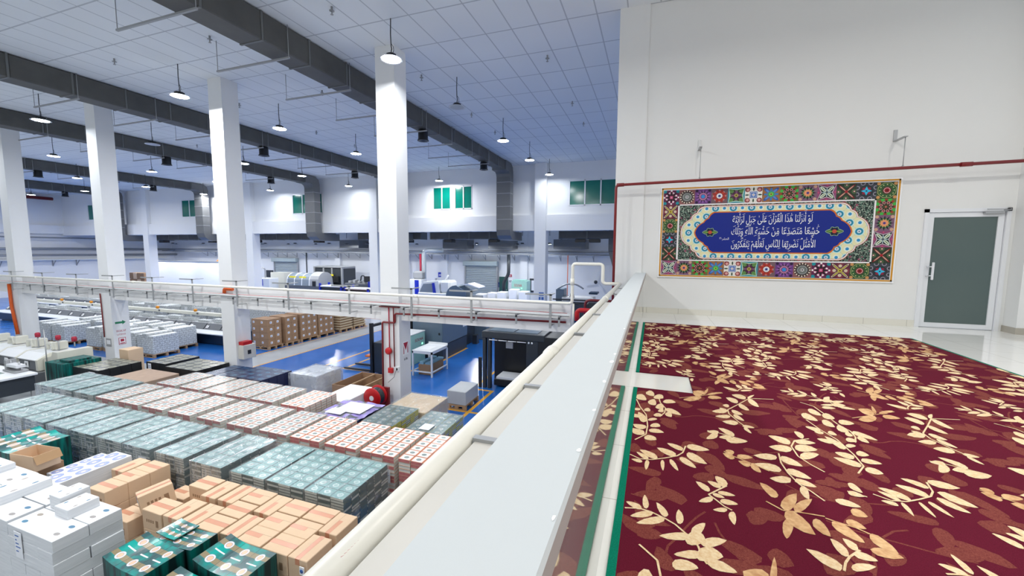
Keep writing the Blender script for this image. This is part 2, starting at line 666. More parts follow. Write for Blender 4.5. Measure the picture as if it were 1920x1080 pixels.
# white sheets with blue roundels
_c = Mat('blue_roundel_sheet', (.88, .89, .93), .5, 0, .3)
U, W, _ = _c.coords('UV')
u3, w2 = (U * 2).frac(), (W * 4).frac()
d = ((((u3 - .5) / .40) * ((u3 - .5) / .40)) + (((w2 - .5) / .40) * ((w2 - .5) / .40))).sqrt()
col = _c.mix(d.lt(1.0), (.87, .88, .93), (.33, .39, .70))
col = _c.mix(d.lt(.6), col, (.42, .48, .76))
col = _c.mix(d.lt(.38), col, (.50, .40, .36))
col = _c.mix(d.lt(.3), col, (.84, .80, .80))
_c.color(col)
M_ROUNDEL = _c.m
# white book-block tops with small roundels
_c = Mat('white_block_top', (.92, .93, .94), .7, 0, .2)
U, W, _ = _c.coords('UV')


def spot(u, w, ru, rw):
    return ((((U - u) / ru) * ((U - u) / ru)) + (((W - w) / rw) * ((W - w) / rw))).lt(1.0)


col = _c.mix(spot(.14, .3, .05, .075), (.91, .92, .94), (.10, .24, .36))
col = _c.mix(spot(.14, .72, .05, .075), col, (.40, .35, .30))
col = _c.mix(spot(.86, .3, .05, .075), col, (.36, .34, .33))
col = _c.mix(spot(.86, .72, .05, .075), col, (.12, .24, .36))
_c.color(col)
M_BLOCKTOP = _c.m
# grey-white signature bricks
_c = Mat('banded_signature_edges', (.8, .82, .82), .7, 0, .2)
X, Y, Z = _c.coords('Object')
n = _c.noise(22, 2, stretch=(1, 1, 2.5))
n2 = _c.noise(7, 2)
col = _c.mix(((n - .36) * 4).clamp(), (.36, .39, .40), (.82, .85, .86))
row = (Z / .085).floor()
bl = ((Z / .085).frac().lt(.12)).max((((X + Y) / .17 + row * .5).frac()).lt(.07))
col = _c.mix(n2 * .35, col, (.66, .67, .66))
_c.color(_c.mix(bl, col, (.30, .32, .32)))
M_BANDED = _c.m


def film(name, gloss, haze, scale, stretch, tint=(.93, .97, .97)):
    """clear stretch film: mostly see-through, glossy wrinkles, milky streaks partly painted in for lamp glare"""
    M = Mat(name)
    nt = M.nt
    nt.nodes.remove(M.b)
    M.coords('Object')
    n = M.noise(scale, 4, stretch=stretch)
    bp = nt.nodes.new('ShaderNodeBump')
    bp.inputs['Strength'].default_value = 1.0
    bp.inputs['Distance'].default_value = .03
    nt.links.new(n.k, bp.inputs['Height'])
    tr = nt.nodes.new('ShaderNodeBsdfTransparent')
    tr.inputs[0].default_value = (*tint, 1)
    gl = nt.nodes.new('ShaderNodeBsdfGlossy')
    gl.inputs['Roughness'].default_value = .12
    nt.links.new(bp.outputs[0], gl.inputs['Normal'])
    df = nt.nodes.new('ShaderNodeBsdfDiffuse')
    df.inputs[0].default_value = (.9, .93, .94, 1)
    m1 = nt.nodes.new('ShaderNodeMixShader')
    m2 = nt.nodes.new('ShaderNodeMixShader')
    hz = ((n - .5) * 3.0).clamp() * haze + haze * .25  # white diffuse streaks stand in for lamp reflections on the wrinkles
    nt.links.new(hz.k, m1.inputs[0])
    nt.links.new(tr.outputs[0], m1.inputs[1])
    nt.links.new(df.outputs[0], m1.inputs[2])
    m2.inputs[0].default_value = gloss
    nt.links.new(m1.outputs[0], m2.inputs[1])
    nt.links.new(gl.outputs[0], m2.inputs[2])
    nt.links.new(m2.outputs[0], nt.nodes['Material Output'].inputs[0])
    return M.m


M_FILM = film('clear_stretch_film', .13, .34, 7, (1.6, .8, 1.5))
M_FILMS = film('streaky_stretch_film', .20, .70, 6, (2.6, .45, 1.2))
M_FILMM = film('milky_plastic_film', .20, .75, 3, (1.2, .5, 1), (.86, .88, .92))


def glass(name, color, rough=.25):
    return plain(name, color, rough, 0, .6, .02)


M_FROST = Mat('frosted_door_glass', (.085, .125, .12), .22, 0, .5)
X, Y, Z = M_FROST.coords('World')
n = M_FROST.noise(.9, 2)
M_FROST.color(M_FROST.mix(n, (.075, .115, .115), (.105, .14, .13)))
M_FROST = M_FROST.m
M_GREENGLASS = plain('green_window_film', (.0, .155, .115), .15, 0, .6, vary=.15, scale=1.5)
M_TINT = plain('tinted_machine_guard', (.22, .26, .30), .12, 0, .7)


def emit(name, color, strength):
    M = Mat(name)
    e = M.nt.nodes.new('ShaderNodeEmission')
    e.inputs[0].default_value = (*color, 1)
    e.inputs[1].default_value = strength
    M.nt.links.new(e.outputs[0], M.nt.nodes['Material Output'].inputs[0])
    M.nt.nodes.remove(M.b)
    return M.m


M_LENS = emit('lit_lamp_lens', (.97, .985, 1.0), LAMP)
M_LENSB = emit('dim_lamp_lens', (.90, .95, 1.0), LAMP * .35)
M_LENSM = emit('mezzanine_lamp_lens', (1.0, .965, .90), MEZZ_LAMP)
M_LENSOFF = plain('unlit_lamp_lens', (.30, .32, .36), .3)
M_REFL = plain('lamp_reflector', (.55, .57, .6), .3, .4)
M_GREENLED = emit('green_indicator', (.2, 1, .5), 3.0)


# ------------------------------------------------------------------ the building
ZM, ZC = 3.0, 8.95           # mezzanine floor, ceiling
YW = 8.64                    # mezzanine end wall
COLX = [-6.08, -11.69, -17.46, -23.15, -28.9]
struct('floor', MB().box(-52, 8, -8, 31.2, -.2, 0), M_EPOXY, label='blue epoxy hall floor with a grey aisle and yellow lines')
struct('floor.001', MB().box(-.17, 8, -6, YW, ZM - .45, ZM), [M_TILE], label='polished white tile floor of the mezzanine')
struct('ceiling', MB().box(-52, 8, -8, 31.2, ZC, ZC + .12), M_CEIL, label='white grid ceiling of lay-in tiles')
struct('wall_back', MB().box(-52, 3, 31.0, 31.2, 0, ZC), M_HALLWALL, label='white wall at the back of the far bay')
struct('wall_left', MB().box(-51.6, -51.3, -8, 31, 0, ZC), M_HALLWALL, label='white end wall of the hall')
# end wall of the mezzanine with a door hole
w = MB()
w.box(-.24, 4.20, YW, YW + .25, 0, ZC)
w.box(4.20, 5.26, YW, YW + .25, 4.94 + .02, ZC)
w.box(5.26, 8, YW, YW + .25, 0, ZC)
w.box(4.20, 5.26, YW, YW + .25, 0, ZM)
struct('wall_mezzanine', w, M_WALL, label='tall off-white end wall of the mezzanine')
struct('column', MB().box(-.78, -.22, YW - .03, YW + .5, 0, ZC), M_WALL, label='off-white column where the parapet meets the end wall')
struct('column.001', MB().box(5.32, 8, YW - .26, YW, ZM, ZC), M_WALL, label='off-white pier beside the glass door')
struct('baseboard_mezzanine', MB().box(-.16, 4.20, YW - .012, YW, ZM, ZM + .11), M_SKIRT, label='beige tile skirting under the patterned panel')
struct('baseboard_pier', MB().box(5.308, 8, YW - .272, YW - .26, ZM, ZM + .1).box(5.308, 5.32, YW - .26, YW, ZM, ZM + .1), M_SKIRTD)
# parapet
p = MB()
p.box(-.31, -.165, -2, YW, ZM - .45, 3.74, 0, xs=1)
pw = struct('wall_parapet', p, [M_COPING, M_GLAZE], label='low parapet with glazed tiles along the mezzanine edge')
c = MB()
prof = [(-.335, 3.742), (-.335, 3.80), (-.33, 3.81), (-.135, 3.81), (-.13, 3.80), (-.132, 3.742)]
c.prism(prof, 'y', -2, YW, 0)
for k in range(len(prof)):      # inner side face is browner than the top
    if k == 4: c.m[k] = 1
struct('trim_coping', c, [M_COPING, M_COPSIDE], label='grey painted coping along the top of the parapet')
rng = random.Random(4)
chips = MB()
for y, s in ((1.36, .016), (1.75, .012), (1.62, .02), (.86, .01), (1.1, .011), (2.35, .012), (.62, .008), (3.0, .02)):
    pts = [( -.134 + rng.uniform(-.25, .12) * s, y + math.cos(t) * s * 1.4, 3.8115) for t in (0,)]
    q = []
    for k in range(7):
        t = 2 * math.pi * k / 7
        q.append((-.136 + math.cos(t) * s * .5 * rng.uniform(.6, 1.2) - .004, y + math.sin(t) * s * rng.uniform(.7, 1.3), 3.8108))
    chips.face(q, 0)
struct('trim_coping_chips', chips, M_PAPER, label='white chips along the coping edge')

# hall columns and the beam between them
for i, x in enumerate(COLX):
    c = MB().box(x - .26, x + .26, 8.35, 8.83, 0, ZC)
    struct('column.%03d' % (i + 2), c, M_COLUMN, label='white hall column, %s from the parapet' % ORD[i])
b = MB()
b.box(-51.3, -1.62, 8.5, 8.78, 2.50, 3.09)
b.box(-51.3, -1.62, 8.455, 8.5, 2.50, 2.68)
b.box(-51.3, -1.62, 8.47, 8.5, 2.68, 2.80)
struct('beam', b, M_BEAM, label='white beam running between the hall columns')
# far facade: columns, upper wall with windows, band beam over the opening
wins = [(-4.40, -1.9, 3), (-12.73, -11.55, 2), (-11.26, -10.15, 2), (-23.82, -21.22, 3), (-35.17, -32.6, 3), (-47.4, -45.9, 2)]
f = MB()
xs = sorted(wins)
xprev = -51.3
for a, bb, n in xs:
    f.box(xprev, a, 22, 22.2, 6.18, ZC)
    f.box(a, bb, 22, 22.2, 6.18, 6.64)
    f.box(a, bb, 22, 22.2, 8.0, ZC)
    xprev = bb
f.box(xprev, 3, 22, 22.2, 6.18, ZC)
struct('wall_facade', f, M_HALLWALL, label='white upper wall across the far end of the hall')
struct('beam.001', MB().box(-51.3, 3, 21.8, 22.25, 5.32, 6.18), M_HALLWALL, label='white band beam above the far bay opening')
for i, x in enumerate((-5.93, -16.95, -27.75, -39.3)):
    struct('column.%03d' % (i + 10), MB().box(x - .32, x + .32, 21.7, 22.3, 0, ZC), M_HALLWALL, label='white facade column, %s from the parapet end' % ORD[i])
for i, (a, bb, n) in enumerate(wins):
    fr = MB()
    W_ = bb - a
    for z0, z1 in ((6.64, 6.70), (7.94, 8.0)):
        fr.box(a, bb, 21.98, 22.08, z0, z1)
    for k in range(n + 1):
        x = a + W_ * k / n
        fr.box(max(a, x - .03), min(bb, x + .03), 21.98, 22.08, 6.64, 8.0)
    o = struct('window_%d' % (i + 1), fr, M_ALU, label='green filmed window high in the far wall, %s from the parapet end' % ORD[i])
    for k in range(n):
        x0, x1 = a + W_ * k / n + .03, a + W_ * (k + 1) / n - .03
        MB().box(x0, x1, 22.02, 22.05, 6.70, 7.94).build('window_pane', M_GREENGLASS, o)
# door in the mezzanine wall
d = MB()
for x0, x1 in ((4.20, 4.255), (5.205, 5.26)):
    d.box(x0, x1, YW - .03, YW + .12, ZM, 4.96)
d.box(4.20, 5.26, YW - .03, YW + .12, 4.905, 4.96)
dr = struct('door_1', d, M_ALU, label='aluminium door with frosted glass in the end wall')
lf = MB()
for x0, x1 in ((4.26, 4.335), (5.125, 5.20)):
    lf.box(x0, x1, YW + .0, YW + .045, ZM + .01, 4.90)
lf.box(4.335, 5.125, YW, YW + .045, ZM + .01, ZM + .085)
lf.box(4.335, 5.125, YW, YW + .045, 4.825, 4.90)
lf = lf.build('door_leaf', M_ALU, dr)
MB().box(4.335, 5.125, YW + .015, YW + .03, ZM + .085, 4.825).build('glass_pane', M_FROST, lf)
h = MB().bbox(4.345, 4.375, YW - .06, YW - .035, 3.80, 4.09, .006)
h.box(4.30, 4.35, YW - .055, YW - .045, 3.86, 3.875).box(4.30, 4.35, YW - .055, YW - .045, 4.01, 4.025).box(4.295, 4.31, YW - .055, YW + .0, 3.855, 3.88).box(4.295, 4.31, YW - .055, YW + .0, 4.005, 4.03)
h.build('door_handle', M_ALU, lf)
h = MB().bbox(4.93, 5.16, YW - .07, YW - .0, 4.86, 4.905, .008)
h.box(4.93, 5.20, YW - .10, YW - .085, 4.925, 4.94).box(5.16, 5.21, YW - .10, YW - .03, 4.915, 4.945)
h.build('door_closer', M_STEEL, dr)

# ------------------------------------------------------------------ the carpet
CX0, CX1, CY0, CY1 = -.128, 3.58, -1.5, 7.36
HX, HY0, HY1 = .375, 3.775, 4.285
cz = ZM + .012
c = MB()
def slab(x0, x1, y0, y1, mat): c.box(x0, x1, y0, y1, ZM + .001, cz, mat)
B_ = .035
for y0, y1 in ((CY0, HY0), (HY1, CY1)):
    slab(CX0, CX0 + B_, y0, y1, 1)
slab(CX0 + B_, HX, CY0, HY0, 0)
slab(CX0 + B_, HX, HY1, CY1, 0)
slab(HX, CX1 - .03, CY0, CY1, 0)
slab(CX1 - .03, CX1, CY0, CY1, 1)
SPRIGS = [(0,[(-.091,.325),(-.032,.289),(.035,.303),(.111,.351),(.179,.401),(.215,.457),(.238,.556)],[((-.017,.26),(-.077,.271),(-.044,.292),(-.049,.24)),((.016,.307),(-.052,.367),(-.011,.367),(-.024,.307)),((.068,.336),(-.032,.403),(.027,.414),(.011,.325)),((.011,.291),(.004,.179),(-.008,.234),(.023,.233)),((.174,.406),(.07,.467),(.133,.483),(.114,.39)),((.221,.499),(.132,.555),(.186,.567),(.169,.488)),((.246,.559),(.368,.548),(.299,.501),(.317,.607)),((.234,.455),(.336,.367),(.271,.356),(.303,.466)),((.195,.386),(.272,.298),(.221,.3),(.248,.383)),((.137,.344),(.175,.231),(.143,.262),(.17,.31)),((.093,.32),(.096,.203),(.081,.252),(.109,.268))]),(0,[(-.086,1.929),(-.024,1.948),(.029,1.941),(.096,1.91),(.138,1.882),(.19,1.821),(.222,1.769),(.232,1.708),(.246,1.672)],[((-.009,1.954),(-.08,1.983),(-.039,1.996),(-.049,1.941)),((.012,1.961),(.002,2.067),(.026,2.023),(-.011,2.002)),((.041,1.932),(-.054,1.88),(-.01,1.936),(-.004,1.876)),((.096,1.91),(-.024,1.839),(.032,1.908),(.038,1.841)),((.105,1.929),(.06,2.022),(.099,2.001),(.067,1.949)),((.16,1.896),(.159,2.0),(.181,1.959),(.138,1.935)),((.197,1.821),(.074,1.782),(.137,1.836),(.133,1.768)),((.205,1.837),(.265,1.934),(.248,1.858),(.22,1.912)),((.233,1.723),(.129,1.688),(.184,1.74),(.178,1.673)),((.235,1.789),(.337,1.846),(.284,1.779),(.287,1.857)),((.248,1.691),(.346,1.667),(.285,1.643),(.312,1.716))]),(0,[(.41,.151),(.348,.079),(.31,.034),(.338,.0),(.369,-.045),(.401,-.067)],[((.322,.072),(.263,.14),(.306,.138),(.281,.073)),((.38,.128),(.323,.166),(.362,.177),(.342,.117)),((.411,.151),(.368,.23),(.411,.234),(.369,.147)),((.36,.075),(.434,.071),(.391,.048),(.403,.099)),((.331,.049),(.381,.033),(.349,.019),(.362,.064)),((.327,.004),(.26,-.042),(.294,.011),(.293,-.049)),((.357,-.0),(.433,-.005),(.387,-.033),(.403,.028)),((.381,-.07),(.318,-.09),(.353,-.055),(.346,-.105)),((.395,-.078),(.393,-.174),(.373,-.144),(.415,-.111))]),(1,[(.458,.562),(.497,.516),(.553,.48),(.606,.439),(.663,.394)],[((.513,.556),(.47,.578),(.502,.604),(.481,.53)),((.503,.488),(.45,.533),(.49,.551),(.464,.471)),((.521,.524),(.606,.534),(.555,.489),(.573,.57)),((.578,.429),(.522,.462),(.564,.487),(.537,.406)),((.583,.45),(.614,.367),(.578,.368),(.62,.449))]),(0,[(.396,.849),(.467,.834),(.544,.804),(.616,.764)],[((.468,.845),(.396,.836),(.439,.88),(.426,.802)),((.46,.818),(.379,.719),(.417,.82),(.421,.717)),((.563,.829),(.479,.921),(.537,.925),(.507,.825)),((.537,.794),(.462,.769),(.506,.826),(.493,.739)),((.499,.742),(.62,.761),(.548,.692),(.572,.814))]),(0,[(.997,1.694),(.808,1.649),(.703,1.48),(.594,1.312),(.589,1.224),(.632,1.08),(.669,.99)],[((.619,1.401),(.574,1.407),(.606,1.45),(.588,1.358)),((.584,1.28),(.478,1.241),(.539,1.322),(.523,1.202)),((.588,1.275),(.539,1.327),(.575,1.344),(.552,1.259)),((.59,1.168),(.489,1.144),(.547,1.204),(.532,1.109)),((.623,1.055),(.524,1.056),(.585,1.113),(.562,1.0)),((.617,1.217),(.671,1.125),(.629,1.125),(.66,1.217)),((.619,1.303),(.683,1.242),(.638,1.223),(.666,1.322)),((.644,1.024),(.713,1.012),(.67,.986),(.687,1.051)),((.647,.997),(.676,.91),(.649,.924),(.675,.982)),((.796,1.62),(.839,1.473),(.792,1.479),(.845,1.614)),((.694,1.465),(.749,1.361),(.703,1.354),(.742,1.472)),((.703,1.519),(.629,1.6),(.686,1.63),(.648,1.49)),((.783,1.648),(.689,1.698),(.755,1.748),(.719,1.6)),((.796,1.653),(.864,1.753),(.828,1.67),(.832,1.735))]),(0,[(.772,.649),(.753,.522),(.757,.409),(.781,.297),(.816,.246),(.851,.17)],[((.747,.585),(.626,.571),(.702,.632),(.673,.526)),((.731,.433),(.609,.46),(.689,.503),(.653,.391)),((.753,.329),(.651,.315),(.717,.373),(.688,.273)),((.765,.598),(.856,.523),(.79,.508),(.834,.613)),((.757,.446),(.857,.389),(.788,.368),(.829,.467)),((.771,.344),(.855,.304),(.797,.285),(.831,.364)),((.784,.282),(.783,.167),(.754,.189),(.813,.258))]),(0,[(1.019,.943),(.921,.882),(.875,.781),(.873,.647),(.912,.559),(.957,.49)],[((.887,.833),(.781,.9),(.858,.93),(.813,.804)),((.866,.732),(.744,.729),(.825,.797),(.786,.667)),((.993,.951),(.964,1.036),(1.003,1.042),(.955,.945)),((.891,.775),(1.011,.784),(.929,.713),(.975,.849)),((.883,.65),(.997,.713),(.922,.618),(.957,.748)),((.922,.87),(1.034,.886),(.963,.831),(.994,.927))]),(1,[(.573,.07),(.631,.015),(.696,.025),(.804,.029)],[((.638,.125),(.587,.241),(.636,.222),(.591,.142)),((.633,.023),(.735,.19),(.698,.065),(.667,.144)),((.636,.008),(.713,-.126),(.64,-.121),(.714,.001)),((.639,-.046),(.592,-.196),(.585,-.13),(.644,-.118)),((.681,.033),(.792,.163),(.736,.054),(.735,.141))]),(0,[(-.09,1.3),(-.055,1.135),(-.008,.993),(.005,.788),(-.004,.642),(-.071,.536)],[((-.058,1.112),(-.133,1.158),(-.077,1.18),(-.112,1.09)),((-.055,1.074),(-.103,1.09),(-.065,1.117),(-.092,1.048)),((-.018,1.115),(.018,1.074),(-.019,1.053),(.02,1.137)),((-.009,.854),(-.064,1.018),(-.009,.983),(-.061,.885)),((-.047,.934),(-.125,.963),(-.068,.991),(-.102,.908)),((.01,.912),(.067,.928),(.024,.88),(.054,.96)),((-.009,.741),(-.09,.78),(-.026,.81),(-.071,.712)),((-.014,.642),(-.122,.704),(-.043,.724),(-.091,.623)),((.029,.823),(.086,.807),(.035,.766),(.081,.865)),((.016,.729),(.107,.711),(.041,.676),(.083,.765)),((-.008,.612),(.059,.581),(.001,.548),(.052,.646))]),(0,[(-.013,1.696),(.059,1.627),(.082,1.46),(.097,1.291),(.134,1.176),(.125,1.079),(.088,.985)],[((.18,1.818),(.253,1.813),(.193,1.75),(.242,1.883)),((.213,1.728),(.308,1.736),(.238,1.67),(.285,1.796)),((.115,1.633),(.206,1.637),(.146,1.593),(.176,1.677)),((-.008,1.537),(.048,1.441),(-.007,1.425),(.049,1.553)),((-.089,1.414),(-.017,1.311),(-.082,1.289),(-.02,1.437)),((.058,1.451),(.118,1.401),(.057,1.35),(.122,1.505)),((.016,1.323),(.059,1.225),(.006,1.206),(.071,1.342)),((.123,1.346),(.211,1.333),(.14,1.275),(.195,1.406)),((.075,1.239),(.114,1.155),(.062,1.13),(.129,1.264)),((.087,1.131),(.114,1.093),(.08,1.07),(.122,1.155)),((.051,1.024),(.103,1.008),(.057,.97),(.098,1.064)),((.137,1.171),(.238,1.077),(.165,1.076),(.213,1.171)),((.14,1.092),(.17,1.013),(.131,1.008),(.18,1.097))]),(1,[(.249,1.455),(.348,1.523),(.464,1.605),(.616,1.715)],[((.422,1.518),(.288,1.443),(.392,1.578),(.319,1.388)),((.445,1.608),(.376,1.677),(.457,1.739),(.367,1.55)),((.457,1.613),(.506,1.797),(.504,1.731),(.458,1.675)),((.486,1.634),(.611,1.727),(.53,1.633),(.567,1.729)),((.484,1.579),(.583,1.57),(.506,1.516),(.563,1.636))]),(0,[(.746,1.814),(.77,1.867),(.8,1.911),(.857,1.97)],[((.746,1.823),(.652,1.9),(.723,1.898),(.678,1.823)),((.798,1.915),(.769,2.006),(.807,1.99),(.761,1.929)),((.85,1.968),(.821,2.029),(.856,2.026),(.817,1.97)),((.825,1.942),(.894,1.922),(.843,1.901),(.877,1.963)),((.778,1.843),(.871,1.88),(.812,1.829),(.837,1.896))]),(1,[(.802,.016),(.848,-.002),(.905,-.017),(.952,-.051),(.988,-.093),(.987,-.158)],[((.94,.126),(.993,.097),(.944,.069),(.991,.155)),((.821,-.006),(.894,-.115),(.831,-.105),(.887,-.018)),((.743,-.015),(.773,-.119),(.73,-.107),(.787,-.029)),((.938,-.056),(.996,-.147),(.941,-.142),(.996,-.063)),((.885,.029),(.945,-.009),(.896,-.025),(.936,.046)),((.902,-.159),(1.0,-.175),(.931,-.205),(.974,-.127))]),(0,[(.995,.311),(1.026,.299),(1.069,.284)],[((1.031,.399),(1.063,.324),(1.026,.326),(1.069,.397)),((.995,.303),(1.054,.283),(1.009,.261),(1.041,.326)),((.906,.201),(.995,.173),(.933,.15),(.97,.224))])]
def in_c(p): return CX0 + B_ < p[0] < CX1 - .03 and CY0 < p[1] < CY1 and not (p[0] < HX and HY0 < p[1] < HY1)
def clampc(p, ref):
    x = min(max(p[0], CX0 + B_), CX1 - .03)
    y = min(max(p[1], CY0), CY1)
    if x < HX and HY0 < y < HY1:
        if ref[0] >= HX: x = HX
        elif ref[1] <= HY0: y = HY0
        else: y = HY1
    return x, y
def leaf(B, T, Q, R, z, mat, rg, ragged=.06, n=12, fat=.76):
    cxx, cyy = (B[0] + T[0]) / 2, (B[1] + T[1]) / 2
    if not in_c((cxx, cyy)): return
    ax, ay = (T[0] - B[0]) / 2, (T[1] - B[1]) / 2
    bx, by = (Q[0] - R[0]) / 2 * fat, (Q[1] - R[1]) / 2 * fat
    pts = []
    for k in range(n):
        t = 2 * math.pi * k / n
        u = math.cos(t)
        v = math.sin(t) * (1 - .30 * u)
        r = 1 + rg.uniform(-ragged, ragged)
        if k == 0: r = 1.10
        p = (cxx + (ax * u + bx * v) * r, cyy + (ay * u + by * v) * r)
        pts.append((*clampc(p, (cxx, cyy)), z))
    a = sum(pts[i][0] * pts[(i + 1) % n][1] - pts[(i + 1) % n][0] * pts[i][1] for i in range(n))
    c.face(pts if a > 0 else pts[::-1], mat)
def stemline(P, w, z, mat):
    for a, b in zip(P, P[1:]):
        if not (in_c(a) and in_c(b)): continue
        dx, dy = b[0] - a[0], b[1] - a[1]
        L = math.hypot(dx, dy) or 1
        nx, ny = -dy / L * w, dx / L * w
        c.face([(a[0] - nx, a[1] - ny, z), (b[0] - nx, b[1] - ny, z), (b[0] + nx, b[1] + ny, z), (a[0] + nx, a[1] + ny, z)], mat)
rg = random.Random(11)
brown = []
for k in range(86):             # faint brown leaves of one pattern repeat
    a = rg.uniform(0, 6.28)
    L, wd = rg.uniform(.10, .21), rg.uniform(.06, .105)
    x, y = rg.uniform(0, 1.2), rg.uniform(0, 2.15)
    dx, dy = math.cos(a) * L / 2, math.sin(a) * L / 2
    qx, qy = -math.sin(a) * wd / 2, math.cos(a) * wd / 2
    brown.append(((x - dx, y - dy), (x + dx, y + dy), (x + qx, y + qy), (x - qx, y - qy)))
bst = []
for k in range(9):
    x, y, a = rg.uniform(0, 1.2), rg.uniform(0, 2.15), rg.uniform(0, 6.28)
    P = [(x, y)]
    for q in range(7):
        a += rg.uniform(-.35, .35)
        P.append((P[-1][0] + math.cos(a) * .07, P[-1][1] + math.sin(a) * .07))
    bst.append(P)
for ix in range(-1, 5):
    for iy in range(-1, 5):
        ox, oy = ix * 1.2, iy * 2.15
        def sh(p): return (p[0] + ox, p[1] + oy)
        for n_, l in enumerate(brown): leaf(*[sh(p) for p in l], cz + .0004 + .000006 * n_, 4, rg, .10, 12, 1.0)
        for P in bst: stemline([sh(p) for p in P], .005, cz + .0003, 4)
        zz = cz + .0014
        for kind, st, lv in SPRIGS:
            stemline([sh(p) for p in st], .0045, cz + .0026, 2 if kind == 0 else 3)
            for l in lv:
                zz += .000008
                leaf(*[sh(p) for p in l], zz, 2 if kind == 0 else 3, rg)
tag(c.build('carpet', [M_PILE, M_PILEEDGE, M_LEAFC, M_LEAFT, M_LEAFB]),
    'maroon carpet with cream leaf sprigs and a green bound edge on the mezzanine', 'carpet')


# ------------------------------------------------------------------ lamps
def make_lamp(name, lens):
    t = thing(name, '', 'lamp')
    # origin at the lens centre; the ceiling is 0.80 m above
    d = MB()
    d.lathe([(.0, .10), (.09, .10), (.10, .085), (.10, .04), (.085, .03)], seg=18)
    for k in range(10):
        a = k * math.pi / 5
        d.cbox((math.cos(a) * .105, math.sin(a) * .105, .065), (.012, .012, .05))
    d.build('driver_housing', M_BLACK, t)
    d = MB().lathe([(.09, .035), (.13, .03), (.225, .004), (.235, -.004), (.225, -.006), (.18, .004)], seg=24)
    d.build('reflector', M_REFL, t)
    d = MB().disc((0, 0, -.001), .19, 'z', 24, 0, flip=True)
    d.build('lens', lens, t)
    d = MB().tube([(0, 0, .10), (0, 0, .16), (.012, 0, .2), (0, 0, .26), (-.01, 0, .5), (0, 0, .798)], .011, 6)
    d.tube([(.03, 0, .10), (.06, 0, .17), (.05, 0, .24), (.008, 0, .30)], .006, 5)
    d.build('cord', M_CHAR, t)
    return t


lampX = [-5.2, -11.7, -18.1, -24.5, -31.0, -37.6, -44.2]
lampY = [7.45, 10.42, 14.05, 17.35, 20.9]
off = {(0, 1), (2, 1), (1, 3)}
dim = {(2, 0), (3, 1), (0, 3), (0, 4), (2, 4), (4, 2)}
protos = {}
for i, x in enumerate(lampX):
    for j, y in enumerate(lampY):
        if y == 20.9 and i > 4: continue
        lens = M_LENSOFF if (i, j) in off else M_LENSB if (i, j) in dim or (i + j) % 4 == 3 else M_LENS
        lab = '%s high-bay pendant lamp, %s line out from the parapet, %s along from the beam' % ('unlit' if lens is M_LENSOFF else 'lit', ORD[i], ORD[j])
        loc = (x + .05 * ((i * 7 + j * 3) % 3 - 1), y, 8.15)
        if lens.name in protos:
            o = dup(protos[lens.name], loc, lab)
        else:
            o = protos[lens.name] = make_lamp('pendant_lamp', lens)
            o.location = loc
            o['label'] = lab
        o['group'] = 'high-bay lamps under the hall ceiling'
# nearer rows light the stacks (above the picture)
for i, (x, y) in enumerate(((-5.2, 3.6), (-11.7, 3.6), (-18.1, 3.6), (-5.2, .2), (-11.7, .2))):
    o = dup(protos['lit_lamp_lens'], (x, y, 8.15), '%s high-bay pendant lamp hanging over the book stacks' % ORD[i])
mz = None
for i, (x, y) in enumerate(((1.3, 4.2), (4.4, 4.2), (1.3, .2), (4.4, .2))):
    if mz is None:
        mz = make_lamp('pendant_lamp', M_LENSM)
        o = mz
    else:
        o = copy_tree(mz)
    o.location = (x, y, 8.15)
    tag(o, '%s high-bay pendant lamp hanging over the mezzanine carpet' % ORD[i], 'lamp', 'high-bay lamps over the mezzanine')


# ------------------------------------------------------------------ the patterned verse panel on the end wall
def hx(s):
    c = [int(s[i:i + 2], 16) / 255 for i in (0, 2, 4)]
    return tuple(x / 12.92 if x <= .04045 else ((x + .055) / 1.055) ** 2.4 for x in c)


class Print:
    """flat printed shapes in layers, each face with its own ink colour"""
    def __init__(s, y0): s.y0, s.v, s.f, s.c = y0, [], [], []

    def poly(s, pts, col, layer):
        n = len(s.v)
        y = s.y0 - layer * .0004
        s.v += [(p[0], y, p[1]) for p in pts]
        a = sum(pts[i][0] * pts[(i + 1) % len(pts)][1] - pts[(i + 1) % len(pts)][0] * pts[i][1] for i in range(len(pts)))
        r = list(range(n, n + len(pts)))
        s.f.append(tuple(r if a > 0 else r[::-1]))
        s.c.append(hx(col))

    def rect(s, x0, x1, z0, z1, col, layer): s.poly([(x0, z0), (x1, z0), (x1, z1), (x0, z1)], col, layer)

    def disc(s, c, r, col, layer, seg=16, rz=None):
        rz = r if rz is None else rz
        s.poly([(c[0] + r * math.cos(2 * math.pi * k / seg), c[1] + rz * math.sin(2 * math.pi * k / seg)) for k in range(seg)], col, layer)

    def build(s, name, mat, parent):
        me = bpy.data.meshes.new(name)
        me.from_pydata(s.v, [], s.f)
        at = me.color_attributes.new('ink', 'FLOAT_COLOR', 'CORNER')
        i = 0
        buf = []
        for f, c in zip(s.f, s.c):
            buf += [c[0], c[1], c[2], 1.0] * len(f)
        at.data.foreach_set('color', buf)
        me.materials.append(mat)
        me.update()
        return link(name, me, parent)


_c = Mat('printed_vinyl', (1, 1, 1), .45, 0, .3)
_a = _c.nt.nodes.new('ShaderNodeAttribute')
_a.attribute_name = 'ink'
_c.color(_a.outputs['Color'])
M_PRINT = _c.m

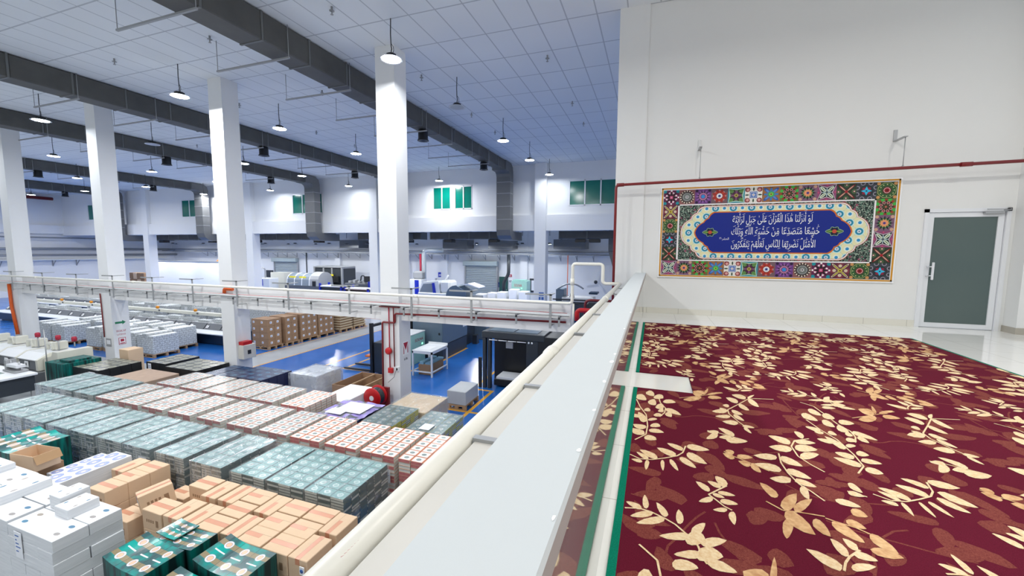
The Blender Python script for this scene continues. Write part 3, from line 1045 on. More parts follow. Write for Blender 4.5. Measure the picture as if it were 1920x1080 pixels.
# band of pale medallions inside the cartouche: rings on a lattice
_c = Mat('medallion_band_print', (.8, .85, .8), .45, 0, .3)
X, Y, Z = _c.coords('World')
def lattice(ox, oz, px, pz):
    a, b = ((X - ox) / px + .5).frac() - .5, ((Z - oz) / pz + .5).frac() - .5
    return ((a * px) * (a * px) + (b * pz) * (b * pz)).sqrt()
d1 = lattice(1.978, 4.605, .30, .30)
d2 = lattice(1.978 + .15, 4.605 + .15, .30, .30)
d3 = lattice(1.978 + .15, 4.605, .30, .30)
d4 = lattice(1.978, 4.605 + .15, .30, .30)
col = _c.mix(d1.lt(.105)._m('MAXIMUM', d2.lt(.105)), hx('7fc6d2'), hx('e2e0b4'))
ang = ((d1 * 60).sin()).gt(.2)
col = _c.mix(ang._m('MULTIPLY', d1.lt(.1)), col, hx('dfeadc'))
col = _c.mix((((d2 * 60).sin()).gt(.2))._m('MULTIPLY', d2.lt(.1)), col, hx('dfeadc'))
col = _c.mix(d1.lt(.026)._m('MAXIMUM', d2.lt(.026)), col, hx('2f8fc4'))
for dd in (d3, d4):
    col = _c.mix(dd.lt(.072), col, hx('bfe6ea'))
    col = _c.mix(dd.lt(.058), col, hx('1f86a6'))
    col = _c.mix(dd.lt(.030), col, hx('c9d9e2'))
    col = _c.mix(dd.lt(.010), col, hx('39507a'))
_c.color(col)
M_BAND = _c.m
# dark floral corners
_c = Mat('dark_floral_print', (.1, .1, .1), .45, 0, .3)
X, Y, Z = _c.coords('World')
n = _c.noise(26, 2)
n2 = _c.noise(30, 1, stretch=(1.2, 1, .8))
n3 = _c.voro(13)
col = _c.mix(n2.gt(.55), hx('1d2a28'), hx('49695c'))
col = _c.mix(((n - .5).abs()).lt(.022), col, hx('b9c8b6'))
col = _c.mix(n3.lt(.27), col, hx('7c4358'))
col = _c.mix(n3.lt(.12), col, hx('b5657a'))
_c.color(col)
M_FLORAL = _c.m

PCX, PCZ, PY = 1.978, 4.605, YW - .034
panel = thing('wall_panel', 'large patterned panel with white verse lettering on deep blue, hung on the end wall', 'panel', (0, 0, 0))
b = MB().bbox(.09, 3.866, YW - .03, YW - .002, 3.728, 5.494, .004)
b.build('backing_board', M_PAPER, panel)
fr = Print(PY)
for d_, w_, colr in ((.026, .024, 'cf9226'), ):
    x0, x1, z0, z1 = .09 + d_, 3.866 - d_, 3.728 + d_, 5.494 - d_
    fr.rect(x0, x1, z0, z0 + w_, colr, 1); fr.rect(x0, x1, z1 - w_, z1, colr, 1)
    fr.rect(x0, x0 + w_, z0, z1, colr, 1); fr.rect(x1 - w_, x1, z0, z1, colr, 1)
fr.build('gold_border', M_PRINT, panel)

K, Wt = '17171c', 'eceaea'
DES = {
    0: ('5e2148', [('sq', .5, 'b2567f', 45), ('st', 8, .5, .2, K, 0), ('dot', 8, .33, .055, Wt, 22), ('dot', 4, .58, .12, '1b8c98', 45), ('dot', 4, .45, .06, Wt, 0), ('sq', .12, '8c1746', 0), ('sq', .07, 'd57aa0', 0)]),
    1: ('8a5a58', [('d', .46, '4a3634'), ('dot', 16, .41, .045, 'e8dcc8', 0), ('dot', 16, .41, .04, K, 11), ('d', .32, '55595a'), ('d', .27, '9aa09c'), ('d', .22, '4c5152'), ('d', .17, '8f9590'), ('d', .12, '3c4142'), ('d', .09, Wt), ('d', .05, K)]),
    2: ('6a3c80', [('st', 12, .5, .3, '8d5aa4', 0), ('st', 12, .42, .26, '3a2048', 15), ('dot', 4, .55, .09, '2b1c38', 45), ('st', 16, .29, .2, 'c98fb0', 0), ('st', 16, .22, .14, '7a2a6a', 0), ('d', .12, '2c8ad0')]),
    3: ('705a60', [('pt', 8, .1, .47, .17, '9c2f2a', 22), ('dot', 8, .36, .05, 'e2a0a0', 0), ('pt', 8, .1, .38, .10, 'c0402a', 0), ('d', .22, '7c1c24'), ('d', .18, Wt), ('st', 8, .15, .06, '27489c', 0), ('d', .04, '101c60')]),
    4: ('2a8d9c', [('cs', .47, .40, 'cfe6d8'), ('cs', .44, .36, '5c8a4a'), ('pt', 8, .05, .42, .09, '3c2038', 22), ('pt', 4, .05, .36, .12, '7c4a74', 0), ('pt', 4, .05, .30, .12, '4a2440', 45), ('d', .12, 'a8a04a'), ('d', .05, '5a3a20')]),
    5: ('e4e2da', [('dot', 4, .5, .17, '8c3c40', 45), ('dot', 4, .47, .09, 'd8a09a', 45), ('pt', 4, .25, .49, .09, '24402c', 0), ('sq', .21, '1d5cae', 0), ('sq', .17, Wt, 0), ('sq', .15, '2a64b4', 0), ('st', 8, .15, .05, Wt, 0), ('d', .03, 'b07040')]),
    6: ('9a6a40', [('dot', 4, .5, .1, '7a5030', 0), ('pt', 4, .08, .58, .20, '2c5aa8', 45), ('pt', 4, .1, .46, .12, '5c86c8', 45), ('pt', 4, .08, .42, .14, '3a7ab8', 0), ('st', 8, .24, .14, '3fae4c', 0), ('d', .11, '7cc850'), ('d', .05, '8c3a20')]),
    7: ('5f6f3c', [('dot', 8, .47, .10, '3fae46', 22), ('dot', 8, .45, .08, '9a3a26', 0), ('pt', 8, .08, .42, .11, '2a1c1c', 0), ('dot', 8, .27, .085, 'd8a8a4', 22), ('dot', 8, .27, .06, '7c2a30', 22), ('st', 8, .2, .08, '3a2a24', 0), ('d', .06, 'b86a50')]),
    8: ('7c5a74', [('dot', 4, .55, .1, 'c8a088', 45), ('st', 12, .48, .24, '14161a', 0), ('st', 12, .40, .22, '3c7c4c', 15), ('pt', 10, .05, .26, .09, 'd98a58', 0), ('d', .19, 'e0986a'), ('d', .08, '6a4a90'), ('d', .04, '3a2a60')]),
    9: ('8c4a70', [('cs', .49, .30, Wt), ('cs', .46, .27, '16161a'), ('pt', 4, .06, .50, .17, 'd6e2d4', 45), ('pt', 4, .1, .44, .06, '7c8c5c', 45), ('pt', 4, .05, .27, .07, '9ab4b8', 0), ('dot', 4, .44, .05, 'c04a70', 0), ('d', .05, '4a5a60')]),
    10: ('26382a', [('dot', 4, .40, .13, '5c7c4a', 0), ('dot', 4, .40, .09, '1a1a1c', 0), ('dot', 4, .40, .05, 'dfb0a8', 0), ('pt', 4, .02, .62, .13, '7a1820', 45), ('pt', 4, .06, .5, .055, 'cfae98', 45), ('d', .08, 'a01c28')]),
    11: ('3c4048', [('dot', 8, .50, .13, '9c98a8', 22), ('dot', 8, .50, .09, '34383e', 22), ('d', .36, '2a3036'), ('sq', .2, '8c1c3c', 0), ('st', 4, .28, .12, '2aa8d0', 0), ('pt', 4, .0, .24, .1, '38b8dc', 0), ('d', .045, '10405c')]),
    12: ('2f4a2c', [('dot', 4, .58, .10, 'c89058', 45), ('d8', .48, 'b8b878'), ('d8', .455, '2f5a30'), ('dot', 12, .35, .03, 'd0c890', 0), ('st', 12, .27, .2, '4a2a20', 0), ('d', .17, 'd8a0a0'), ('d', .13, '8c1820'), ('d', .06, '5a0c14')]),
    13: ('5c2438', [('dot', 4, .38, .16, '7c3040', 0), ('dot', 4, .30, .1, 'd0c0a8', 0), ('pt', 4, .02, .62, .13, 'e0d8c0', 45), ('pt', 4, .02, .56, .09, '2a2418', 45), ('pt', 4, .02, .5, .05, 'c8b828', 45), ('st', 4, .16, .06, 'd8c830', 0), ('d', .05, '5a3a10')]),
}
mos = Print(PY)


def rosette(x0, z0, w, h, k, rep):
    base, layers = DES[k]
    mos.rect(x0, x0 + w, z0, z0 + h, base, 1)
    cx, cz_ = x0 + w / 2, z0 + h / 2

    def P(r, a):
        x, z = r * math.cos(a), r * math.sin(a)
        q = max(abs(x), abs(z))
        if q > .495: x, z = x * .495 / q, z * .495 / q
        return cx + x * w, cz_ + z * h
    R_ = math.radians
    L = 1
    for l in layers:
        L += 1
        if l[0] == 'd':
            mos.poly([P(l[1], 2 * math.pi * i / 20) for i in range(20)], l[2], L)
        elif l[0] == 'd8':
            mos.poly([P(l[1] * (1 if i % 2 else .94), 2 * math.pi * i / 16) for i in range(16)], l[2], L)
        elif l[0] == 'sq':
            mos.poly([P(l[1] * 1.414, R_(45 + l[3]) + i * math.pi / 2) for i in range(4)], l[2], L)
        elif l[0] == 'st':
            _, n, ro, ri, col, ph = l
            mos.poly([P(ro if i % 2 == 0 else ri, R_(ph) + math.pi * i / n) for i in range(2 * n)], col, L)
        elif l[0] == 'cs':      # square with hollowed sides
            _, ro, ri, col = l
            pts = []
            for q in range(4):
                pts.append(P(ro * 1.414, R_(45) + q * math.pi / 2))
                for t in (.25, .5, .75):
                    pts.append(P((ro + (ri - ro) * math.sin(math.pi * t)) / math.cos(math.pi / 4 * abs(1 - 2 * t)), R_(45) + (q + t) * math.pi / 2))
            mos.poly(pts, col, L)
        elif l[0] == 'dot':
            _, n, r, rr, col, ph = l
            for i in range(n):
                a = R_(ph) + 2 * math.pi * i / n
                ox, oz = r * math.cos(a), r * math.sin(a)
                pts = []
                for j in range(8):
                    x, z = ox + rr * math.cos(j * math.pi / 4), oz + rr * math.sin(j * math.pi / 4)
                    x, z = max(-.495, min(.495, x)), max(-.495, min(.495, z))
                    pts.append((cx + x * w, cz_ + z * h))
                mos.poly(pts, col, L)
        elif l[0] == 'pt':
            _, n, r0, r1, wd, col, ph = l
            for i in range(n):
                a = R_(ph) + 2 * math.pi * i / n
                pts = []
                for j in range(10):
                    t = 2 * math.pi * j / 10
                    u, v = (r0 + r1) / 2 + (r1 - r0) / 2 * math.cos(t), wd / 2 * math.sin(t)
                    x, z = u * math.cos(a) - v * math.sin(a), u * math.sin(a) + v * math.cos(a)
                    x, z = max(-.495, min(.495, x)), max(-.495, min(.495, z))
                    pts.append((cx + x * w, cz_ + z * h))
                mos.poly(pts, col, L)


tw = (3.802 - .15) / 13
for i, k in enumerate((0, 1, 2, 3, 4, 5, 6, 7, 8, 9, 10, 11, 12)): rosette(.15 + i * tw, 5.148, tw, .277, k, 0)
for i, k in enumerate((9, 8, 7, 6, 5, 4, 3, 2, 1, 0, 13, 12, 11)): rosette(.15 + i * tw, 3.786, tw, .277, k, 0)
for i, k in enumerate((13, 12, 11, 10)): rosette(.15, 5.148 - (i + 1) * .27125, tw - .008, .27125, k, 0)
for i, k in enumerate((7, 8, 9, 10)): rosette(3.802 - tw + .008, 5.148 - (i + 1) * .27125, tw - .008, .27125, k, 0)
mos.build('mosaic_border', M_PRINT, panel)
fl = MB().face([(.45, PY - .0003, 4.083), (3.506, PY - .0003, 4.083), (3.506, PY - .0003, 5.127), (.45, PY - .0003, 5.127)], 0)
fl.build('floral_corner_field', M_FLORAL, panel)


def scallop(q, bulge):
    """quarter outline (cusp points) mirrored into a closed cartouche"""
    pts = []
    for a, b in zip(q, q[1:]):
        dx, dz = b[0] - a[0], b[1] - a[1]
        L = math.hypot(dx, dz)
        nx, nz = -dz / L, dx / L
        if nx < 0: nx, nz = -nx, -nz
        for k in range(8):
            t = k / 8
            h = bulge * 4 * t * (1 - t) * L
            pts.append((a[0] + dx * t + nx * h, a[1] + dz * t + nz * h))
    pts.append(q[-1])
    full = [(x, z) for x, z in pts]
    full += [(x, -z) for x, z in pts[::-1][1:]]
    full += [(-x, -z) for x, z in pts]
    full += [(-x, z) for x, z in pts[::-1][1:]]
    return [(PCX + x, PCZ + z) for x, z in full]


def grow(pts, d): return [(PCX + (x - PCX) * (1 + d / 1.5), PCZ + (z - PCZ) * (1 + d / .5)) for x, z in pts]


outer = [(1.075, .505), (1.225, .380), (1.322, .262), (1.50, 0)]
innr = [(.925, .39), (1.02, .275), (1.10, .20), (1.255, 0)]
card = Print(PY)
o1 = scallop(outer, .17)
card.poly(o1, 'b5562c', 2)
card.poly(grow(o1, -.008), Wt, 3)
card.poly(grow(o1, -.022), 'b5562c', 4)
i1 = scallop(innr, .13)
card.poly(i1, 'd06d1c', 8)
card.poly(grow(i1, -.026), '0c2586', 9)
for cx in (PCX - .975, PCX + .995):
    for k in range(6):
        a = k * math.pi / 3
        rr = .135 if k in (0, 3) else .095
        for wd, colr, ly, sc in ((.075, '9ac07c', 10, 1), (.052, '122a60', 11, .86), (.03, '6f9a3c' if k in (0, 3) else '1a1f30', 12, .7)):
            pts = []
            for j in range(12):
                t = 2 * math.pi * j / 12
                u, v = rr / 2 + rr / 2 * sc * math.cos(t), wd / 2 * math.sin(t) * (1.15 - .5 * math.cos(t))
                pts.append((cx + u * math.cos(a) - v * math.sin(a), PCZ + .005 + (u * math.sin(a) + v * math.cos(a)) * .95))
            card.poly(pts, colr, ly)
    card.disc((cx, PCZ + .005), .034, 'c0503c', 13)
card.build('cartouche', M_PRINT, panel)
bd = MB()
o2 = grow(o1, -.028)
bd.face([(x, PY - .0024, z) for x, z in o2[::-1]][::-1] if sum(o2[i][0] * o2[(i + 1) % len(o2)][1] - o2[(i + 1) % len(o2)][0] * o2[i][1] for i in range(len(o2))) > 0 else [(x, PY - .0024, z) for x, z in o2[::-1]], 0)
bd.build('medallion_band', M_BAND, panel)
wl = Print(PY)
for x0, x1, z0, z1 in ((.42, .45, 4.062, 5.148), (3.506, 3.53, 4.062, 5.148), (.42, 3.53, 4.062, 4.084), (.42, 3.53, 5.126, 5.148)):
    wl.rect(x0, x1, z0, z1, Wt, 16)
wl.build('white_inner_frame', M_PRINT, panel)

# the verse: Arabic letters joined by hand (presentation forms), with their vowel marks
_AR = {'ا': (0xFE8D, 2), 'أ': (0xFE83, 2), 'آ': (0xFE81, 2), 'ب': (0xFE8F, 4), 'ت': (0xFE95, 4), 'ة': (0xFE93, 2), 'ث': (0xFE99, 4), 'ج': (0xFE9D, 4),
       'خ': (0xFEA5, 4), 'ح': (0xFEA1, 4), 'د': (0xFEA9, 2), 'ذ': (0xFEAB, 2), 'ر': (0xFEAD, 2), 'ز': (0xFEAF, 2), 'س': (0xFEB1, 4), 'ش': (0xFEB5, 4),
       'ص': (0xFEB9, 4), 'ض': (0xFEBD, 4), 'ع': (0xFEC9, 4), 'ف': (0xFED1, 4), 'ق': (0xFED5, 4), 'ك': (0xFED9, 4), 'ل': (0xFEDD, 4), 'م': (0xFEE1, 4),
       'ن': (0xFEE5, 4), 'ه': (0xFEE9, 4), 'و': (0xFEED, 2), 'ى': (0xFEEF, 2), 'ي': (0xFEF1, 4)}
_MK = 'َُِّْٰ'
_TAN = 'ًٍ'


def shape_arabic(s):
    """list of (glyph, marks) in reading order"""
    L = []
    for ch in s:
        if ch in _MK + _TAN:
            if L: L[-1][1].append(ch)
        else:
            L.append([ch, []])
    out = []
    i = 0
    while i < len(L):
        ch, mk = L[i]
        if ch == ' ':
            out.append((' ', [])); i += 1; continue
        prev = L[i - 1][0] if i else ' '
        joinp = prev in _AR and _AR[prev][1] == 4
        if ch == 'ل' and i + 1 < len(L) and L[i + 1][0] in 'اأ':
            base = 0xFEFB if L[i + 1][0] == 'ا' else 0xFEF7
            out.append((chr(base + (1 if joinp else 0)), mk + L[i + 1][1])); i += 2; continue
        base, n = _AR[ch]
        nxt = L[i + 1][0] if i + 1 < len(L) else ' '
        joinn = n == 4 and nxt in _AR
        form = (3 if joinn else 1) if joinp else (2 if joinn else 0)
        out.append((chr(base + form), mk)); i += 1
    return out


def measure(s):
    me = text_mesh(s, 1.0, 'LEFT')
    if not len(me.vertices):
        bpy.data.meshes.remove(me)
        return None
    xs = [v.co.x for v in me.vertices]; ys = [v.co.y for v in me.vertices]
    bpy.data.meshes.remove(me)
    return min(xs), max(xs), min(ys), max(ys)


def verse_line(mb, s, x0, x1, zb, k, marks=True):
    """one line from x0 to x1 with its baseline at zb; k = letter height scale"""
    gl = shape_arabic(s)[::-1]
    body = ''.join(g for g, _ in gl).replace(' ', ' ')
    me = text_mesh(body, 1.0, 'LEFT')
    xs = [v.co.x for v in me.vertices]
    mn, mx = min(xs), max(xs)
    kx = (x1 - x0) / (mx - mn)
    y = PY - .0044
    # CENTER alignment shifts the baseline; measure an alef to find it
    ym = [v.co.y for v in me.vertices]
    base = measure('ﺍ')[2]
    mb.faces([(x0 + (v.co.x - mn) * kx, y, zb + (v.co.y - base) * k) for v in me.vertices], [tuple(p.vertices) for p in me.polygons], 0)
    bpy.data.meshes.remove(me)
    if not marks: return
    acc = ''
    last = mn
    for g, mk in gl:
        acc += g
        if g == ' ':
            continue
        e = measure(acc)
        xa, xb = last, e[1]
        last = e[1]
        gb = measure(g)
        cx = x0 + ((xa + xb) / 2 - mn) * kx
        top, bot = zb + (max(gb[3] - base, .42)) * k + .018, zb + (min(gb[2] - base, 0)) * k - .012
        for q in mk:
            def bar(px, pz, s=1.0):
                mb.face([(px - .022 * s, y, pz - .007), (px + .020 * s, y, pz + .010), (px + .022 * s, y, pz + .016), (px - .020 * s, y, pz - .001)], 0)
            if q == 'َ': bar(cx, top); top += .022
            elif q == 'ً': bar(cx, top); bar(cx, top + .013); top += .03
            elif q == 'ِ': bar(cx, bot - .012)
            elif q == 'ٍ': bar(cx, bot - .012); bar(cx, bot - .025)
            elif q in 'ُْ':
                n = 8
                for j in range(n):
                    a, b = 2 * math.pi * j / n, 2 * math.pi * (j + 1) / n
                    mb.face([(cx + r_ * math.cos(t), y, top + .004 + r_ * math.sin(t)) for r_, t in ((.012, a), (.012, b), (.006, b), (.006, a))][::-1], 0)
                if q == 'ُ': bar(cx - .012, top - .008, .5)
                top += .024
            elif q == 'ّ':
                for dx in (-.012, 0, .012):
                    mb.face([(cx + dx - .002, y, top - .004), (cx + dx + .003, y, top - .004), (cx + dx + .004, y, top + .012), (cx + dx, y, top + .012)], 0)
                mb.face([(cx - .012, y, top - .006), (cx + .014, y, top - .006), (cx + .014, y, top - .002), (cx - .012, y, top - .002)], 0)
                top += .02
            elif q == 'ٰ':
                mb.face([(cx - .003, y, top - .006), (cx + .002, y, top - .006), (cx + .003, y, top + .026), (cx - .002, y, top + .026)], 0)
                top += .03


vt = MB()
verse_line(vt, 'لَوْ أَنزَلْنَا هَٰذَا الْقُرْآنَ عَلَىٰ جَبَلٍ لَرَأَيْتَهُ', 1.375, 2.635, 4.785, .185)
verse_line(vt, 'خَٰشِعًا مُتَصَدِّعًا مِّنْ خَشْيَةِ اللَّهِ وَتِلْكَ', 1.365, 2.755, 4.565, .185)
verse_line(vt, 'الْأَمْثَٰلُ نَضْرِبُهَا لِلنَّاسِ لَعَلَّهُمْ يَتَفَكَّرُونَ', 1.375, 2.705, 4.33, .185)
verse_line(vt, 'الحشر', 1.215, 1.33, 4.468, .06, False)
text_on(vt, '٢١', .05, (1.185, PY - .0044, 4.495), (1, 0, 0), (0, 0, 1), 0)
vt.build('verse_lettering', M_PAPER, panel)


# ------------------------------------------------------------------ pipes, trunking and fittings round the mezzanine
t = thing('sprinkler_pipe', 'thin dark red pipe along the end wall above the patterned panel', 'pipe', (0, 0, 0))
m = MB().tube(bend([(-.74, 8.33, 2.6), (-.74, 8.33, 5.53), (8, 8.33, 5.66)], .07), .026, 10)
m.build('pipe_run', M_REDPIPE, t)
m = MB()
for x, z in ((4.5, 5.608), (-.66, 5.532)): MB().tube([(x - .07, 8.33, z - .002), (x + .07, 8.33, z)], .035, 10).build('coupling', M_REDPIPE, t)
for x, zb, zp in ((.75, 6.25, 5.56), (3.72, 6.18, 5.60)):
    m = MB().box(x - .025, x + .025, YW - .012, YW, zb - .09, zb + .09)
    m.box(x - .025, x + .025, 8.31, YW, zb - .10, zb - .085)
    m.tube([(x, 8.33, zb - .1), (x, 8.33, zp)], .006, 6)
    m.tube([(x, 8.33, zp - .01), (x, 8.33, zp + .04)], .014, 8)
    m.build('pipe_hanger', M_STEEL, t)
# cream water pipe: along the parapet, up over the beam end and away over the beam
t = thing('water_pipe', 'thick cream water pipe along the outside of the parapet', 'pipe', (0, 0, 0))
path = [(-.6, -1.5, 3.585), (-.6, 8.12, 3.6), (-.93, 8.14, 3.6), (-.93, 8.14, 3.98), (-1.53, 8.14, 3.98), (-1.53, 8.14, 3.17), (-50.4, 8.14, 3.17)]
m = MB().tube(bend([path[0], path[1]], .07), .036, 14)
m.build('pipe_run', M_CREAMPIPE, t)
t2 = thing('water_pipe', 'cream water pipe that loops up beside the parapet and runs on along the white beam', 'pipe', (0, 0, 0))
MB().tube(bend([(-.6, 8.16, 3.6)] + path[2:], .07), .033, 12).tube([(-1.5, 8.14, 3.17), (-1.5, 8.14, 2.75)], .02, 8).build('pipe_run', M_CREAMPIPE, t2)
for y in (2.5, 5.6): MB().tube([(-.6, y - .06, 3.59), (-.6, y - .05, 3.59), (-.6, y + .05, 3.59), (-.6, y + .06, 3.59)], [.037, .044, .044, .037], 14).build('coupling', M_CREAMPIPE, t)
MB().tube([(-1.53, 8.14, 3.55), (-1.53, 8.14, 3.68)], .043, 12).build('coupling', M_CREAMPIPE, t2)
for x in (-5.2, -9.2, -15.5, -21, -26): MB().tube([(x - .06, 8.14, 3.17), (x + .06, 8.14, 3.17)], .042, 12).build('coupling', M_CREAMPIPE, t2)
m = MB()
for k in range(6): m.face([(-.6 + .036 * math.cos(a), .62 + k * .01, 3.587 + .0365 * math.sin(a)) for a in (1.1, 1.35)] + [(-.6 + .036 * math.cos(a), .63 + k * .01, 3.587 + .0365 * math.sin(a)) for a in (1.4, 1.05)], 0)
m.build('paint_scratch', M_INKR, t)
for y in (3.1, 6.7, 7.8):
    MB().box(-.64, -.312, y - .03, y + .03, 3.54, 3.555).box(-.32, -.312, y - .03, y + .03, 3.47, 3.555).build('pipe_bracket', M_STEEL, t)
for x in (-1.99, -3.8, -5.35, -7.15, -9.15, -11.05, -12.86, -14.67, -16.66, -18.65, -20.7, -22.74, -24.8, -26.9):
    m = MB().box(x - .025, x + .025, 8.175, 8.19, 2.62, 3.34)
    m.box(x - .025, x + .025, 8.19, 8.50, 3.32, 3.34)
    m.box(x - .025, x + .025, 8.19, 8.45, 2.66, 2.675)
    m.box(x - .55, x + .025, 8.175, 8.19, 3.31, 3.345)
    m.build('pipe_bracket', M_STEEL, t2)
# white cable tray in front of the beam
t = thing('cable_tray', 'white cable tray fixed along the front of the beam below the cream pipe', 'cable tray', (0, 0, 0))
MB().box(-50.4, -1.6, 8.21, 8.335, 2.885, 2.895).box(-50.4, -1.6, 8.21, 8.22, 2.885, 2.945).box(-50.4, -1.6, 8.325, 8.335, 2.885, 2.945).build('tray', M_TRAY, t)
MB().tube([(-50.4, 8.27, 2.93), (-20, 8.27, 2.95), (-14, 8.27, 2.935), (-8, 8.27, 2.95), (-1.65, 8.27, 2.945)], .006, 5).build('red_cable', M_RED, t)
for k in range(22):
    x = -1.81 - k * .945
    yb = 8.345 if any(abs(x - c_) < .3 for c_ in COLX) else 8.47
    m = MB().box(x - .02, x + .02, 8.21, 8.23, 2.66, 2.885).box(x - .02, x + .02, 8.21, yb, 2.845, 2.86)
    m.box(x - .22, x + .02, 8.21, 8.222, 2.81, 2.84)
    m.build('tray_bracket', M_GREY, t)
# red pipe on the beam and down the column with the hose reel
t = thing('hydrant_pipe', 'dark red pipe along the beam and down the column above the hose reel', 'pipe', (0, 0, 0))
MB().tube(bend([(-1.7, 8.40, 2.73), (-5.90, 8.30, 2.69), (-5.90, 8.30, 2.46), (-6.27, 8.30, 2.46), (-6.29, 8.30, .75)], .05), .024, 8).build('pipe_run', M_REDPIPE, t)
MB().tube(bend([(-6.3, 8.31, 2.84), (-5.95, 8.31, 2.84), (-5.95, 8.31, 1.36)], .02), .014, 6).build('pipe_run', M_REDPIPE, t)
m = MB().tube([(-6.09, 8.32, 2.84), (-6.09, 8.32, 1.3)], .014, 6)
m.build('conduit', M_INKR, t)
m = MB().box(-6.34, -5.76, 8.27, 8.33, 2.835, 2.86).build('support_angle', M_REDPIPE, t)
MB().lathe([(.0, -.07), (.05, -.07), (.085, -.05), (.09, -.0), (.05, .0)], (-6.09, 8.30, 1.75), 'y', 18).build('fire_bell', M_RED, t)
m = MB().bbox(-6.13, -6.0, 8.28, 8.345, 1.19, 1.32, .008).build('call_point', M_RED, t)
tag(MB().bbox(-5.935, -5.835, 8.31, 8.349, 1.25, 1.36, .006).box(-5.90, -5.86, 8.295, 8.312, 1.28, 1.33, 1).tube([(-5.90, 8.30, 1.28), (-5.95, 8.28, 1.1), (-6.12, 8.27, .95)], .006, 5, 1).build('power_socket', [M_MWHITE, M_BLACK]),
    'white wall socket with a black plug on the column above the hose reel', 'socket')
# hose reel
t = thing('hose_reel', 'round red fire hose reel mounted low on the column', 'hose reel', (-6.29, 7.99, .67))
m = MB().lathe([(.055, -.145), (.10, -.145), (.235, -.14), (.245, -.13), (.245, -.115), (.235, -.11), (.1, -.11)], (0, 0, 0), 'y', 32)
m.build('side_plate', M_RED, t)
MB().lathe([(.1, .10), (.24, .11), (.25, .12), (.25, .13), (.24, .14), (.06, .14)], (0, 0, 0), 'y', 32).build('side_plate', M_RED, t)
m = MB()
for k in range(6): m.lathe([(.12, -.105 + k * .035), (.19, -.105 + k * .035), (.205, -.0875 + k * .035), (.19, -.07 + k * .035), (.12, -.07 + k * .035)], (0, 0, 0), 'y', 24)
m.build('hose', M_CHAR, t)
MB().disc((0, -.15, 0), .062, 'y', 20, 0).lathe([(.062, -.15), (.062, -.14)], (0, 0, 0), 'y', 20).build('hub_label', M_PAPERL, t)
MB().box(-.03, .28, .14, .20, -.30, .20).box(-.04, .04, .14, .36, -.04, .04).build('wall_bracket', M_REDPIPE, t)
# fire extinguisher
t = thing('fire_extinguisher', 'red fire extinguisher standing at the foot of the column with the hose reel', 'fire extinguisher', (-5.62, 8.60, 0))
MB().lathe([(.0, 0), (.07, 0), (.08, .02), (.08, .42), (.06, .48), (.025, .51), (.025, .55), (0, .55)], seg=16).build('cylinder_body', M_RED, t)
MB().box(-.02, .09, -.012, .012, .55, .57).box(-.02, .08, -.012, .012, .585, .60).build('valve_handle', M_REDPIPE, t)
MB().tube([(.02, -.02, .53), (.10, -.04, .48), (.11, -.05, .3), (.09, -.05, .15)], .013, 6).build('discharge_hose', M_BLACK, t)
# hydrant sign on the side of that column
m = MB().box(-5.818, -5.812, 8.48, 8.72, 1.60, 1.95, 0)
X_ = -5.811
m.face([(X_, 8.50, 1.92), (X_, 8.60, 1.72), (X_, 8.70, 1.92)], 1)
m.face([(X_, 8.50, 1.64), (X_, 8.53, 1.64), (X_, 8.53, 1.78), (X_, 8.50, 1.88)], 1)
m.face([(X_, 8.67, 1.64), (X_, 8.70, 1.64), (X_, 8.70, 1.88), (X_, 8.67, 1.78)], 1)
text_on(m, '6-8a', .09, (X_, 8.60, 1.50), (0, 1, 0), (0, 0, 1), 2)
tag(m.build('wall_sign', [M_PAPER, M_INKR, M_INK]), 'white and red triangle sign on the side of the hose reel column', 'sign')
# signs on the third column
xs_ = COLX[2] + .262
m = MB()
m.face([(xs_, 8.42, 1.66), (xs_, 8.62, 1.66), (xs_, 8.62, 1.62), (xs_, 8.72, 1.695), (xs_, 8.62, 1.77), (xs_, 8.62, 1.73), (xs_, 8.42, 1.73)], 0)
tag(m.build('arrow_sign', M_GREENINK), 'green arrow painted on the side of the third hall column', 'sign')
t = thing('painted_notice', 'red lettering below the green arrow on the third hall column', 'lettering', (xs_, 8.57, 1.34))
for s_, h_, z_, w_ in (('WAKAF', .11, .06, .27), ('UTENS', .08, -.06, .24)):
    m = MB()
    text_on(m, s_, h_, (0, 0, z_), (0, 1, 0), (0, 0, 1), 0, width=w_)
    m.build('lettering_line', M_INKR, t)
m = MB().box(xs_ - .001, xs_ + .003, 8.48, 8.68, .93, 1.17, 0).box(xs_ + .003, xs_ + .004, 8.495, 8.665, .945, 1.155, 1).box(xs_ + .004, xs_ + .005, 8.53, 8.63, 1.03, 1.12, 0).box(xs_ + .004, xs_ + .005, 8.51, 8.65, .96, .99, 0)
tag(m.build('notice', [M_INKR, M_PAPER]), 'small red bordered notice under the red lettering on the third hall column', 'notice')
m = MB().box(-17.62, -17.34, 8.342, 8.349, .88, 1.16, 0).box(-17.58, -17.38, 8.34, 8.342, .96, 1.10, 1)
tag(m.build('poster', [M_GREY, M_PAPERL]), 'grey poster on the front of the third hall column', 'poster')
tag(MB().tube([(-17.68, 8.32, 2.7), (-17.66, 8.32, 2.3), (-17.64, 8.32, 1.2)], .018, 6).build('standpipe', M_REDPIPE), 'thin dark red pipe down the front of the third hall column', 'pipe')
# electrical box on the second column
x0 = COLX[1] + .262
t = thing('switch_box', 'grey electrical box with a red cover on the second hall column', 'electrical box', (x0, 8.6, 1.0))
MB().bbox(0, .22, -.2, .2, 0, .42, .01).build('box_body', M_BEIGE, t)
MB().box(.02, .20, -.18, .1, .42, .52).build('red_cover', M_RED, t)
MB().cbox((.225, -.02, .2), (.012, .1, .12)).build('handle', M_BLACK, t)
MB().box(-.3, .06, -.4, -.32, -.4, -.38)
